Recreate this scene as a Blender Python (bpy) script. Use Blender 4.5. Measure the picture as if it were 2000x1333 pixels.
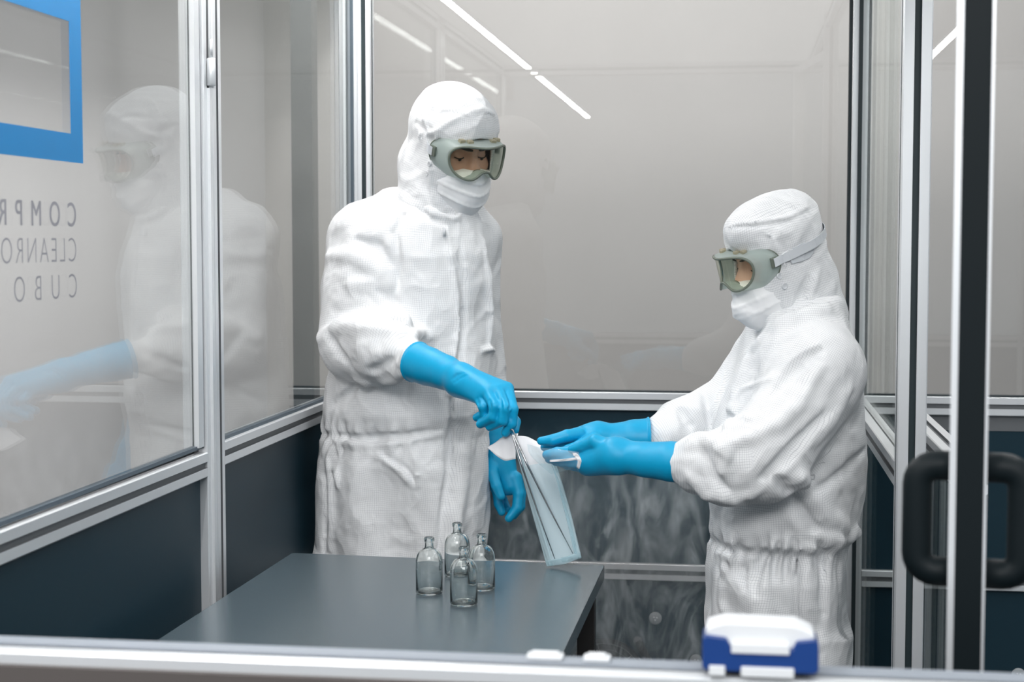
import bpy, bmesh, math, random
import numpy as np
from mathutils import Vector, Matrix

for _o in list(bpy.data.objects):
    bpy.data.objects.remove(_o)
SC = bpy.context.scene
COL = SC.collection
random.seed(7)

# ------------------------------------------------------------------ camera
FPX = 3100.0                                   # focal length in pixels of the 2000 px wide frame
CAM_Z = 1.57
PITCH = math.atan(196.5 / FPX)
YAW = math.atan(440.0 * math.cos(PITCH) / FPX)
cam_data = bpy.data.cameras.new('camera')
cam_data.sensor_width = 36.0
cam_data.lens = 36.0 * FPX / 2000.0
cam_data.clip_start = 0.05
cam = bpy.data.objects.new('camera', cam_data)
COL.objects.link(cam)
cam.location = (0, 0, CAM_Z)
cam.rotation_euler = (math.pi / 2 - PITCH, 0, YAW)
SC.camera = cam
cam_data.dof.use_dof = True
cam_data.dof.focus_distance = 3.25
cam_data.dof.aperture_fstop = 6.3
_f = np.array([-math.sin(YAW) * math.cos(PITCH), math.cos(YAW) * math.cos(PITCH), -math.sin(PITCH)])
_r = np.array([math.cos(YAW), math.sin(YAW), 0.0])
_u = np.cross(_r, _f)


def P(px, py, D):
    """world point at room depth D (Y) on the sight line of a photo pixel"""
    d = _f + _r * ((px - 1000.0) / FPX) - _u * ((py - 666.5) / FPX)
    return np.array([0, 0, CAM_Z]) + d * (D / d[1])


# ------------------------------------------------------------------ world, lights, exposure
world = bpy.data.worlds.new('world')
SC.world = world
world.use_nodes = True
world.node_tree.nodes['Background'].inputs[0].default_value = (0.86, 0.94, 1.0, 1)
world.node_tree.nodes['Background'].inputs[1].default_value = 0.50
SC.view_settings.view_transform = 'Standard'
SC.view_settings.look = 'None'
SC.view_settings.exposure = 0.0
SC.view_settings.gamma = 1.0
SC.view_settings.use_curve_mapping = False
SC.cycles.max_bounces = 10
SC.cycles.transparent_max_bounces = 24
SC.cycles.diffuse_bounces = 4
SC.cycles.glossy_bounces = 5
SC.cycles.transmission_bounces = 10
SC.cycles.volume_bounces = 2
SC.cycles.caustics_reflective = False
SC.cycles.volume_step_rate = 2.0
SC.cycles.use_denoising = True


def area_light(name, loc, target, sx, sy, power, color=(1, 1, 1)):
    l = bpy.data.lights.new(name, 'AREA')
    l.shape = 'RECTANGLE'
    l.size = sx
    l.size_y = sy
    l.energy = power
    l.color = color
    o = bpy.data.objects.new(name, l)
    COL.objects.link(o)
    o.location = loc
    v = Vector(target) - Vector(loc)
    o.rotation_euler = v.to_track_quat('-Z', 'Y').to_euler()
    return o


# big soft lights around the cleanroom: hall ceiling lamps, then added fills
area_light('hall_fill', (-2.0, 0.4, 3.6), (-1.0, 3.4, 0.9), 1.6, 1.6, 60, (1.0, 0.99, 0.97))
area_light('hall_fill', (1.9, 0.2, 3.6), (0.2, 3.4, 1.0), 1.4, 1.4, 26, (1.0, 0.98, 0.96))
area_light('hall_fill', (-0.9, 4.0, 3.9), (-2.0, 4.2, 1.3), 1.6, 0.4, 105)  # added to brighten the side wall behind the left glass
area_light('hall_fill', (0.4, 5.4, 3.5), (0.2, 6.4, 1.0), 2.4, 0.5, 22)  # added to brighten the far wall behind the back glass

area_light('hall_fill', (0.2, -2.2, 3.6), (-0.2, 3.2, 0.9), 2.4, 1.0, 120, (1.0, 0.99, 0.99))  # added front fill for the sides that face the camera


# ------------------------------------------------------------------ materials
def mat(name):
    m = bpy.data.materials.new(name)
    m.use_nodes = True
    nt = m.node_tree
    return m, nt, nt.nodes['Principled BSDF']


def N(nt, kind, **kw):
    n = nt.nodes.new(kind)
    for k, v in kw.items():
        setattr(n, k, v)
    return n


def math_node(nt, op, a, b=None, clamp=False):
    n = nt.nodes.new('ShaderNodeMath')
    n.operation = op
    n.use_clamp = clamp
    for i, v in enumerate((a, b)):
        if v is None:
            continue
        if isinstance(v, (int, float)):
            n.inputs[i].default_value = v
        else:
            nt.links.new(v, n.inputs[i])
    return n.outputs[0]


def simple(name, color, rough=0.5, metal=0.0, spec=0.5, bump=0.0, bscale=200.0, var=0.0, **extra):
    m, nt, b = mat(name)
    b.inputs['Base Color'].default_value = (*color, 1)
    b.inputs['Roughness'].default_value = rough
    b.inputs['Metallic'].default_value = metal
    b.inputs['Specular IOR Level'].default_value = spec
    for k, v in extra.items():
        b.inputs[k.replace('_', ' ')].default_value = v
    if bump or var:
        tc = N(nt, 'ShaderNodeTexCoord')
        nz = N(nt, 'ShaderNodeTexNoise')
        nz.inputs['Scale'].default_value = bscale
        nz.inputs['Detail'].default_value = 4
        nt.links.new(tc.outputs['Object'], nz.inputs['Vector'])
        if bump:
            bp = N(nt, 'ShaderNodeBump')
            bp.inputs['Strength'].default_value = bump
            bp.inputs['Distance'].default_value = 0.002
            nt.links.new(nz.outputs['Fac'], bp.inputs['Height'])
            nt.links.new(bp.outputs['Normal'], b.inputs['Normal'])
        if var:
            mx = N(nt, 'ShaderNodeMix', data_type='RGBA')
            mx.inputs['A'].default_value = (*[c * (1 - var) for c in color], 1)
            mx.inputs['B'].default_value = (*[min(1, c * (1 + var)) for c in color], 1)
            nt.links.new(nz.outputs['Fac'], mx.inputs['Factor'])
            nt.links.new(mx.outputs['Result'], b.inputs['Base Color'])
    return m


def glass_pane(name, tint, ior, extra=0.0):
    """flat pane: clear transmission plus Fresnel mirror reflection"""
    m = bpy.data.materials.new(name)
    m.use_nodes = True
    nt = m.node_tree
    nt.nodes.clear()
    out = N(nt, 'ShaderNodeOutputMaterial')
    tr = N(nt, 'ShaderNodeBsdfTransparent')
    tr.inputs['Color'].default_value = (*tint, 1)
    gl = N(nt, 'ShaderNodeBsdfGlossy')
    gl.inputs['Roughness'].default_value = 0.0
    gl.inputs['Color'].default_value = (0.97, 1.0, 0.99, 1)
    fr = N(nt, 'ShaderNodeFresnel')
    # same reflectance entering and leaving the pane
    ge = N(nt, 'ShaderNodeNewGeometry')
    nt.links.new(math_node(nt, 'ADD', math_node(nt, 'MULTIPLY', ge.outputs['Backfacing'], 1.0 / ior - ior), ior), fr.inputs['IOR'])
    mx = N(nt, 'ShaderNodeMixShader')
    nt.links.new(math_node(nt, 'ADD', fr.outputs[0], extra, clamp=True), mx.inputs[0])
    nt.links.new(tr.outputs[0], mx.inputs[1])
    nt.links.new(gl.outputs[0], mx.inputs[2])
    nt.links.new(mx.outputs[0], out.inputs[0])
    return m


def emitter(name, color, strength):
    m = bpy.data.materials.new(name)
    m.use_nodes = True
    nt = m.node_tree
    nt.nodes.clear()
    out = N(nt, 'ShaderNodeOutputMaterial')
    e = N(nt, 'ShaderNodeEmission')
    e.inputs[0].default_value = (*color, 1)
    e.inputs[1].default_value = strength
    nt.links.new(e.outputs[0], out.inputs[0])
    return m


def cloth_mat(name, pitch=0.0050, lines=0.40, base=(0.85, 0.86, 0.87)):
    """white woven cleanroom fabric with its dark conductive grid"""
    m, nt, b = mat(name)
    at = N(nt, 'ShaderNodeAttribute', attribute_name='gc')
    sep = N(nt, 'ShaderNodeSeparateXYZ')
    # a slight waviness of the weave
    tc = N(nt, 'ShaderNodeTexCoord')
    nw = N(nt, 'ShaderNodeTexNoise')
    nw.inputs['Scale'].default_value = 14
    nw.inputs['Detail'].default_value = 2
    nt.links.new(tc.outputs['Object'], nw.inputs['Vector'])
    vs = N(nt, 'ShaderNodeVectorMath', operation='MULTIPLY_ADD')
    nt.links.new(nw.outputs['Color'], vs.inputs[0])
    vs.inputs[1].default_value = (0.02, 0.02, 0.02)
    nt.links.new(at.outputs['Vector'], vs.inputs[2])
    nt.links.new(vs.outputs[0], sep.inputs[0])
    masks = []
    for ax in (0, 1):
        s = math_node(nt, 'MULTIPLY', sep.outputs[ax], 1.0 / pitch)
        fr = math_node(nt, 'FRACT', s)
        c = math_node(nt, 'ABSOLUTE', math_node(nt, 'SUBTRACT', fr, 0.5))
        masks.append(math_node(nt, 'MULTIPLY', math_node(nt, 'SUBTRACT', c, 0.425), 22.0, clamp=True))
    msk = math_node(nt, 'MAXIMUM', masks[0], masks[1])
    msk = math_node(nt, 'MULTIPLY', msk, lines)
    mx = N(nt, 'ShaderNodeMix', data_type='RGBA')
    mx.inputs['A'].default_value = (*base, 1)
    mx.inputs['B'].default_value = (0.16, 0.18, 0.21, 1)
    nt.links.new(msk, mx.inputs['Factor'])
    nt.links.new(mx.outputs['Result'], b.inputs['Base Color'])
    b.inputs['Roughness'].default_value = 0.75
    b.inputs['Specular IOR Level'].default_value = 0.25
    # crumple relief: crisp angular folds over a soft undulation
    no = N(nt, 'ShaderNodeTexNoise')
    no.inputs['Scale'].default_value = 7
    no.inputs['Detail'].default_value = 3
    nt.links.new(tc.outputs['Object'], no.inputs['Vector'])
    wv = N(nt, 'ShaderNodeVectorMath', operation='MULTIPLY_ADD')
    nt.links.new(no.outputs['Color'], wv.inputs[0])
    wv.inputs[1].default_value = (0.16, 0.16, 0.16)
    nt.links.new(tc.outputs['Object'], wv.inputs[2])
    mp = N(nt, 'ShaderNodeMapping')
    mp.inputs['Scale'].default_value = (1, 1, 0.55)
    nt.links.new(wv.outputs[0], mp.inputs[0])
    h = None
    for sc_, wt in ((8.0, 1.0), (19.0, 0.36)):
        vo = N(nt, 'ShaderNodeTexVoronoi', feature='SMOOTH_F1')
        vo.inputs['Scale'].default_value = sc_
        vo.inputs['Smoothness'].default_value = 0.12
        nt.links.new(mp.outputs[0], vo.inputs['Vector'])
        t = math_node(nt, 'MULTIPLY', vo.outputs['Distance'], wt)
        h = t if h is None else math_node(nt, 'ADD', h, t)
    bp = N(nt, 'ShaderNodeBump')
    bp.inputs['Strength'].default_value = 0.8
    bp.inputs['Distance'].default_value = 0.022
    nt.links.new(h, bp.inputs['Height'])
    nt.links.new(bp.outputs['Normal'], b.inputs['Normal'])
    return m


M = {}
M['alu'] = simple('anodised_aluminium', (0.84, 0.86, 0.88), 0.40, 0.65, 0.5)
M['groove'] = simple('anodised_groove', (0.16, 0.17, 0.18), 0.5, 0.3)
M['groove_dark'] = simple('rubber_filled_groove', (0.018, 0.034, 0.040), 0.5)
M['gasket_grey'] = simple('blue_grey_seal', (0.085, 0.115, 0.145), 0.5)
M['seal_pale'] = simple('pale_grey_seal', (0.26, 0.29, 0.33), 0.6)
M['cap'] = simple('grey_cap_plastic', (0.36, 0.39, 0.41), 0.45)
M['gasket'] = simple('black_rubber_gasket', (0.012, 0.022, 0.027), 0.45)
M['panel'] = simple('dark_laminate_panel', (0.011, 0.034, 0.050), 0.42, 0.0, 0.22, bump=0.05, bscale=600, var=0.15)
M['glass'] = glass_pane('clear_cleanroom_glass', (0.962, 0.965, 0.960), 1.5)
M['glass_side'] = glass_pane('coated_side_glass', (0.962, 0.965, 0.960), 1.5, 0.0)
M['glass_back'] = glass_pane('clear_back_glass', (0.962, 0.965, 0.960), 1.5)
M['hall_wall'] = simple('hall_wall_paint', (0.46, 0.44, 0.425), 0.9, 0, 0.2, var=0.04, bscale=3)
M['hall_floor'] = simple('hall_floor', (0.10, 0.11, 0.12), 0.6, var=0.1, bscale=20)
M['white_panel'] = simple('white_ceiling_panel', (0.62, 0.61, 0.60), 0.7)
M['led'] = emitter('led_diffuser', (1.0, 0.99, 0.98), 76.0)
M['glow_panel'] = emitter('luminous_ceiling_diffuser', (0.97, 0.99, 1.0), 0.9)
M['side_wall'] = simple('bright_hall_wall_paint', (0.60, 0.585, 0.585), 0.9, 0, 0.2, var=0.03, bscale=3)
M['table'] = simple('satin_dark_steel', (0.078, 0.108, 0.126), 0.24, 0.0, 0.8, bump=0.04, bscale=300, var=0.15)
M['table_leg'] = simple('brown_grey_steel', (0.045, 0.043, 0.042), 0.35, 0.3)
M['blue_vinyl'] = simple('blue_vinyl', (0.0, 0.20, 0.50), 0.5)
M['grey_vinyl'] = simple('pale_grey_vinyl', (0.29, 0.29, 0.32), 0.6)
M['glove'] = simple('blue_nitrile', (0.0, 0.335, 0.60), 0.42, 0, 0.38, bump=0.12, bscale=90)
M['skin'] = simple('skin', (0.52, 0.30, 0.22), 0.5, bump=0.05, bscale=300, var=0.06)
M['skin_pale'] = simple('fair_skin', (0.66, 0.42, 0.33), 0.5, bump=0.05, bscale=300, var=0.06)
M['hair'] = simple('dark_brown_hair', (0.02, 0.014, 0.010), 0.6)
M['mask'] = simple('white_mask_paper', (0.86, 0.87, 0.88), 0.8, 0, 0.2, bump=0.08, bscale=250)
M['cloth'] = cloth_mat('gridded_cleanroom_fabric')
M['cloth_w'] = cloth_mat('gridded_cleanroom_fabric_fine', 0.0040, 0.55)
M['strap'] = simple('pale_elastic_strap', (0.62, 0.65, 0.68), 0.7)
M['chrome'] = simple('polished_steel', (0.42, 0.43, 0.45), 0.22, 1.0)
M['paper'] = simple('white_medical_paper', (0.80, 0.80, 0.82), 0.8, bump=0.05, bscale=200)
M['white_plastic'] = simple('white_plastic', (0.72, 0.74, 0.76), 0.4)
M['blue_plastic'] = simple('deep_blue_plastic', (0.003, 0.040, 0.20), 0.4)
M['black_plastic'] = simple('black_plastic', (0.0045, 0.0085, 0.0105), 0.5, 0.0, 0.16)
M['snap'] = simple('metal_snap', (0.62, 0.64, 0.66), 0.4, 0.2)
M['sill_shade'] = simple('sill_shade_brown', (0.085, 0.074, 0.070), 0.5)  # dark tone of the unlit sill front, put into the colour
M['dark'] = simple('near_black', (0.01, 0.012, 0.014), 0.6)


# ------------------------------------------------------------------ mesh and naming helpers
def base_loc(parent):
    p = Vector((0, 0, 0))
    while parent is not None:
        p += parent.location
        parent = parent.parent
    return p


def link_mesh(name, verts, faces, m, parent=None, smooth=False, loc=None, mats=None, fmat=None):
    """one mesh object; verts come in world coordinates"""
    me = bpy.data.meshes.new(name)
    off = base_loc(parent)
    if loc is not None:
        off = Vector(loc)
    if isinstance(verts, np.ndarray):
        vv = (verts - np.array(off)).astype(np.float32)
        ff = np.asarray(faces, dtype=np.int32)
        n = ff.shape[1]
        me.vertices.add(len(vv))
        me.vertices.foreach_set('co', vv.ravel())
        me.loops.add(ff.size)
        me.loops.foreach_set('vertex_index', ff.ravel())
        me.polygons.add(len(ff))
        me.polygons.foreach_set('loop_start', np.arange(len(ff), dtype=np.int32) * n)
        me.polygons.foreach_set('loop_total', np.full(len(ff), n, dtype=np.int32))
        me.update(calc_edges=True)
    else:
        me.from_pydata([tuple(Vector(v) - off) for v in verts], [], faces)
        me.update()
    for mm in (mats or [m]):
        me.materials.append(mm)
    if fmat is not None:
        me.polygons.foreach_set('material_index', fmat)
    if smooth:
        me.polygons.foreach_set('use_smooth', np.ones(len(me.polygons), dtype=bool))
    o = bpy.data.objects.new(name, me)
    COL.objects.link(o)
    if parent is not None:
        o.parent = parent
    elif loc is not None:
        o.location = loc
    return o


def empty(name, loc, parent=None):
    o = bpy.data.objects.new(name, None)
    COL.objects.link(o)
    o.empty_display_size = 0.1
    if parent is not None:
        o.parent = parent
        o.location = Vector(loc) - base_loc(parent)
    else:
        o.location = loc
    return o


def tag(o, label=None, cat=None, group=None, kind=None):
    if label:
        o['label'] = label
    if cat:
        o['category'] = cat
    if group:
        o['group'] = group
    if kind:
        o['kind'] = kind
    return o


class MB:
    """collects simple solids into one mesh"""
    def __init__(self):
        self.v, self.f = [], []

    def add(self, v, f):
        n = len(self.v)
        self.v += [tuple(map(float, q)) for q in v]
        self.f += [tuple(i + n for i in q) for q in f]
        return self

    def turn(self, c, ang):
        ca, sa = math.cos(ang), math.sin(ang)
        self.v = [(c[0] + (x - c[0]) * ca - (y - c[1]) * sa, c[1] + (x - c[0]) * sa + (y - c[1]) * ca, z) for x, y, z in self.v]
        return self

    def box(self, lo, hi):
        x0, y0, z0 = lo
        x1, y1, z1 = hi
        v = [(x0, y0, z0), (x1, y0, z0), (x1, y1, z0), (x0, y1, z0), (x0, y0, z1), (x1, y0, z1), (x1, y1, z1), (x0, y1, z1)]
        f = [(3, 2, 1, 0), (4, 5, 6, 7), (0, 1, 5, 4), (1, 2, 6, 5), (2, 3, 7, 6), (3, 0, 4, 7)]
        return self.add(v, f)

    def prism(self, poly, a, b, ux, uy):
        """closed prism: 2-D polygon in axes ux, uy swept from a to b"""
        a, b, ux, uy = map(np.array, (a, b, ux, uy))
        n = len(poly)
        v = [a + ux * p[0] + uy * p[1] for p in poly] + [b + ux * p[0] + uy * p[1] for p in poly]
        f = [(i, (i + 1) % n, n + (i + 1) % n, n + i) for i in range(n)]
        f += [tuple(range(n))[::-1], tuple(range(n, 2 * n))]
        return self.add(v, f)

    def tube(self, pts, r, seg=10, closed=False, caps=True, flat=1.0):
        pts = [np.array(p, float) for p in pts]
        n = len(pts)
        rs = r if hasattr(r, '__len__') else [r] * n
        v, f = [], []
        up = None
        for i, p in enumerate(pts):
            t = pts[(i + 1) % n] - pts[i - 1] if closed else pts[min(i + 1, n - 1)] - pts[max(i - 1, 0)]
            t = t / (np.linalg.norm(t) + 1e-12)
            if up is None:
                up = np.array([0, 0, 1.0]) if abs(t[2]) < 0.9 else np.array([1.0, 0, 0])
            s = np.cross(t, up)
            s /= np.linalg.norm(s) + 1e-12
            w = np.cross(s, t)
            up = w
            for k in range(seg):
                an = 2 * math.pi * k / seg
                v.append(p + rs[i] * (math.cos(an) * s + flat * math.sin(an) * w))
        m = n if closed else n - 1
        for i in range(m):
            for k in range(seg):
                a0, a1 = i * seg + k, i * seg + (k + 1) % seg
                b0, b1 = ((i + 1) % n) * seg + k, ((i + 1) % n) * seg + (k + 1) % seg
                f.append((a0, a1, b1, b0))
        if not closed and caps:
            f.append(tuple(range(seg))[::-1])
            f.append(tuple(range((n - 1) * seg, n * seg)))
        return self.add(v, f)

    def lathe(self, prof, c, axis=(0, 0, 1), seg=32):
        """profile of (radius, height) pairs spun about an axis through c"""
        ax = np.array(axis, float)
        ax /= np.linalg.norm(ax)
        s = np.cross(ax, (0, 0, 1.0) if abs(ax[2]) < 0.9 else (1.0, 0, 0))
        s /= np.linalg.norm(s)
        w = np.cross(ax, s)
        v, f = [], []
        for (r, h) in prof:
            for k in range(seg):
                an = 2 * math.pi * k / seg
                v.append(np.array(c) + ax * h + max(r, 1e-5) * (math.cos(an) * s + math.sin(an) * w))
        for i in range(len(prof) - 1):
            for k in range(seg):
                f.append((i * seg + k, i * seg + (k + 1) % seg, (i + 1) * seg + (k + 1) % seg, (i + 1) * seg + k))
        return self.add(v, f)

    def build(self, name, m, parent=None, smooth=False, loc=None, bevel=0.0, seg=2, mats=None, fmat=None):
        o = link_mesh(name, self.v, self.f, m, parent, smooth, loc, mats, fmat)
        if bevel:
            md = o.modifiers.new('edge', 'BEVEL')
            md.width = bevel
            md.segments = seg
            md.limit_method = 'ANGLE'
            md.angle_limit = 0.6
        return o
# ------------------------------------------------------------------ the cleanroom shell
XL, XR = -1.010, 0.287          # inner faces of the side walls
YB, YM, YF = 4.20, 2.99, 1.50   # back wall, middle posts, front frame
ZR0, ZR1 = 1.121, 1.169         # middle rail
ZT = 2.31
W = 0.050


def slot_profile(w=W, h=W, g=0.006, d=0.006, c=0.002):
    """square extrusion profile with a T-slot groove on every side (half sizes)"""
    a, b = w / 2, h / 2
    q = []
    q += [(-a + c, -b), (-g, -b), (-g, -b + d), (g, -b + d), (g, -b), (a - c, -b)]
    q += [(a, -b + c), (a, -g), (a - d, -g), (a - d, g), (a, g), (a, b - c)]
    q += [(a - c, b), (g, b), (g, b - d), (-g, b - d), (-g, b), (-a + c, b)]
    q += [(-a, b - c), (-a, g), (-a + d, g), (-a + d, -g), (-a, -g), (-a, -b + c)]
    return q


GROOVES = [1 if i % 6 in (1, 2, 3) else 0 for i in range(24)] + [0, 0]


def post(name, x, y, parent, z0=0.0, z1=ZT + 0.05, w=W, h=W, m='alu', gm='groove_dark'):
    return MB().prism(slot_profile(w, h), (x, y, z0), (x, y, z1), (1, 0, 0), (0, 1, 0)).build(name, M[m], parent, mats=[M[m], M[gm]], fmat=GROOVES)


def rail(name, a, b, parent, h=None, m='alu'):
    a, b = np.array(a, float), np.array(b, float)
    t = (b - a) / np.linalg.norm(b - a)
    s = np.cross(t, (0, 0, 1.0))
    return MB().prism(slot_profile(W, h or (ZR1 - ZR0)), a, b, s, (0, 0, 1)).build(name, M[m], parent, mats=[M[m], M['groove']], fmat=GROOVES)


def pane(name, lo, hi, parent, m='glass'):
    return MB().box(lo, hi).build(name, M[m], parent)


zr = (ZR0 + ZR1) / 2
# left wall ---------------------------------------------------------------
wl = tag(empty('wall_left', (XL - W / 2, YM, 0)), kind='structure')
xl = XL - W / 2
post('post', xl, YM + 0.027, wl, gm='groove')
post('post', xl, YM - 0.027, wl, gm='groove')
post('corner_post', xl, YB, wl)
post('corner_post', xl, YF, wl)
rail('middle_rail', (xl, YF, zr), (xl, YM - 0.052, zr - 0.008), wl)
rail('middle_rail', (xl, YM + 0.052, zr), (xl, YB - 0.02, zr), wl)
rail('bottom_rail', (xl, YF, 0.06), (xl, YB, 0.06), wl)
rail('top_rail', (xl, YF, ZT), (xl, YB, ZT), wl)
for (y0, y1) in ((YF + 0.025, YM - 0.052), (YM + 0.052, YB - 0.025)):
    pn = pane('glass_pane', (xl + 0.006, y0, ZR1), (xl + 0.012, y1, ZT - 0.02), wl, 'glass_side')
    MB().box((xl - 0.008, y0, 0.085), (xl + 0.008, y1, ZR0)).build('dark_panel', M['panel'], wl)
    g = MB()
    g.box((xl + 0.002, y0, ZR1), (xl + 0.016, y1, ZR1 + 0.007))
    g.box((xl + 0.002, y1 - 0.006, ZR1), (xl + 0.016, y1, ZT - 0.02))
    g.box((xl + 0.002, y0, ZR1), (xl + 0.016, y0 + 0.006, ZT - 0.02))
    g.build('gasket', M['gasket_grey'], wl)
    if y0 < 2:
        PANE1 = pn
# inner trim beside the middle post and the lift-off hinge on it
MB().box((xl + 0.010, YM - 0.088, ZR1 + 0.004), (xl + 0.020, YM - 0.060, ZT - 0.02)).build('pane_trim', M['alu'], wl)
hz0, hz1 = P(370, 172, YM)[2], P(370, 118, YM)[2]
hx, hy = XL + 0.008, YM - 0.030
hg = empty('hinge', (hx, hy, hz0), wl)
MB().lathe([(0, hz0), (0.007, hz0), (0.0085, hz0 + 0.002), (0.0085, hz1 - 0.002), (0.007, hz1), (0, hz1)], (hx, hy, 0), seg=18).build('hinge_barrel', M['alu'], hg, True)
MB().box((XL - 0.001, hy, hz0), (XL + 0.007, hy + 0.030, hz1)).build('hinge_leaf', M['alu'], hg, bevel=0.001)
MB().lathe([(0, hz1), (0.0035, hz1), (0.0035, hz1 + 0.036), (0, hz1 + 0.037)], (hx, hy, 0), seg=12).build('hinge_pin', M['alu'], hg, True)
MB().lathe([(0, 0), (0.004, 0), (0.003, 0.002), (0, 0.001)], (XL + 0.007, hy + 0.02, (hz0 + hz1) / 2), (1, 0, 0), 10).build('hinge_screw', M['groove'], hg, True)
MB().box((XL - 0.001, hy - 0.004, 0.10), (XL + 0.006, hy + 0.010, hz0 - 0.004)).build('post_cover_strip', M['alu'], wl)

# printed logo and lettering on the outer face of the near pane (seen from behind)
xd = xl + 0.0125
s_, zb_, zt_ = 0.044, 1.691, 1.951
y1_ = 2.395
y0_ = y1_ - 0.36
lg = MB()
for lo, hi in (((y0_, zb_), (y1_, zb_ + s_)), ((y0_, zt_ - s_), (y1_, zt_)), ((y1_ - s_, zb_ + s_), (y1_, zt_ - s_)), ((y0_, zb_ + s_), (y0_ + s_, zt_ - s_))):
    lg.box((xd, lo[0], lo[1]), (xd + 0.0006, hi[0], hi[1]))
lg.build('logo_frame', M['blue_vinyl'], PANE1)


def lettering(text, y, z, cap, spacing, bold, parent, m, width=1.0):
    cu = bpy.data.curves.new('lettering', 'FONT')
    cu.body = text
    cu.size = cap / 0.70
    cu.space_character = spacing
    cu.offset = min(bold, 0.0)
    cu.align_x = 'LEFT'
    o = bpy.data.objects.new('lettering_source', cu)
    COL.objects.link(o)
    dg = bpy.context.evaluated_depsgraph_get()
    dg.update()
    me = bpy.data.meshes.new_from_object(o.evaluated_get(dg))
    bpy.data.objects.remove(o)
    off = base_loc(parent)
    src = [tuple(v.co) for v in me.vertices]
    fc = [tuple(p.vertices) for p in me.polygons]
    vv, ff = [], []
    for n, sh in enumerate((-bold, 0.0, bold) if bold > 0 else (0.0,)):     # bold strokes: the same print laid three times side by side
        ff += [tuple(k + len(vv) for k in f) for f in fc]
        vv += [Vector((xd + 0.0004 + 0.00012 * n, y - (lx + sh) * width, z + ly)) - off for lx, ly, lz in src]
    me = bpy.data.meshes.new('lettering')
    me.from_pydata(vv, [], ff)
    me.materials.clear()
    me.materials.append(m)
    ob = bpy.data.objects.new('lettering', me)
    COL.objects.link(ob)
    ob.parent = parent
    return ob


lettering('COMPR', 2.366, P(140, 443, 2.39)[2], 0.0375, 2.0, 0.0011, PANE1, M['grey_vinyl'], 0.92)
lettering('CLEANROOM', 2.366, P(140, 511, 2.39)[2], 0.0385, 1.28, -0.0009, PANE1, M['grey_vinyl'], 0.88)
lettering('CUBO', 2.366, P(140, 580, 2.39)[2], 0.0385, 2.15, -0.0008, PANE1, M['grey_vinyl'], 0.90)

# back wall ---------------------------------------------------------------
XE = 1.75
wb = tag(empty('wall_back', (0, YB, 0)), kind='structure')
post('corner_post', XR + 0.026, YB, wb)
post('corner_post', XL + 0.018, YB, wb, w=0.036)
post('post', XR + 0.10, YB + 0.02, wb, w=0.03)
post('corner_post', XE, YB, wb)
ZL0, ZL1 = P(1200, 1129, YB)[2], P(1200, 1097, YB)[2]
for x0, x1 in ((XL, XR), (XR + 0.055, XE)):
    rail('middle_rail', (x0, YB, zr), (x1, YB, zr), wb)
    rail('lower_rail', (x0, YB, (ZL0 + ZL1) / 2), (x1, YB, (ZL0 + ZL1) / 2), wb, ZL1 - ZL0)
    rail('bottom_rail', (x0, YB, 0.06), (x1, YB, 0.06), wb)
    rail('top_rail', (x0, YB, ZT), (x1, YB, ZT), wb)
    pane('glass_pane', (x0, YB - 0.003, ZR1), (x1, YB + 0.003, ZT - 0.02), wb, 'glass_back')
    MB().box((x0, YB - 0.008, ZL1), (x1, YB + 0.008, ZR0)).build('dark_panel', M['panel'], wb)
    MB().box((x0, YB - 0.008, 0.085), (x1, YB + 0.008, ZL0)).build('dark_panel', M['panel'], wb)
    g = MB()
    g.box((x0, YB - 0.012, ZR1), (x1, YB + 0.012, ZR1 + 0.004))
    g.box((x0, YB - 0.012, ZR1), (x0 + 0.007, YB + 0.012, ZT - 0.02))
    g.box((x1 - 0.007, YB - 0.012, ZR1), (x1, YB + 0.012, ZT - 0.02))
    g.build('gasket', M['gasket'], wb)
MB().box((XR + 0.055, YB - 0.010, ZR0 - 0.040), (XE, YB - 0.004, ZR0)).build('pale_strip', M['groove'], wb)
for (px, py) in ((1280, 1208), (1360, 1291), (1989, 1318)):
    c = P(px, py, YB - 0.008)
    rr = 0.0172
    cup = MB().lathe([(rr * 0.25, 0), (rr, 0.0005), (rr, 0.003), (rr * 0.8, 0.005), (rr * 0.42, 0.0062), (0, 0.0064)], c, (0, -1, 0), 28).build('screw_cap', M['cap'], wb, True)
    for a in (0.4, 2.5, 4.6):
        q = c + np.array([math.cos(a) * 0.0045, -0.0062, math.sin(a) * 0.0045])
        MB().lathe([(0.0026, 0), (0.0022, 0.002), (0, 0.0026)], q, (0, -1, 0), 8).build('cap_stud', M['white_plastic'], cup, True)
# round wire grille of an air outlet low on the back wall
gc_ = P(1183, 1325, YB - 0.02)
gr = empty('vent_grille', gc_, wb)
for k, r in enumerate((0.094, 0.078, 0.062, 0.046, 0.030)):
    pts = [gc_ + np.array([r * math.cos(t), -0.008 + 0.006 * (r / 0.094) ** 2, r * math.sin(t)]) for t in np.linspace(0, 2 * math.pi, 48, endpoint=False)]
    MB().tube(pts, 0.0012, 6, True).build('wire_ring', M['groove'], gr, True)
for k in range(6):
    a = k * math.pi / 3 + 0.75
    MB().tube([gc_ + np.array([r * math.cos(a), -0.006, r * math.sin(a)]) for r in (0.02, 0.097)], 0.0014, 6).build('wire_spoke', M['groove'], gr, True)
MB().lathe([(0, 0.0), (0.1, 0.0), (0.105, -0.004), (0.105, -0.012), (0, -0.012)], gc_, (0, -1, 0), 40).build('vent_plate', M['dark'], gr, True)
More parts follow.
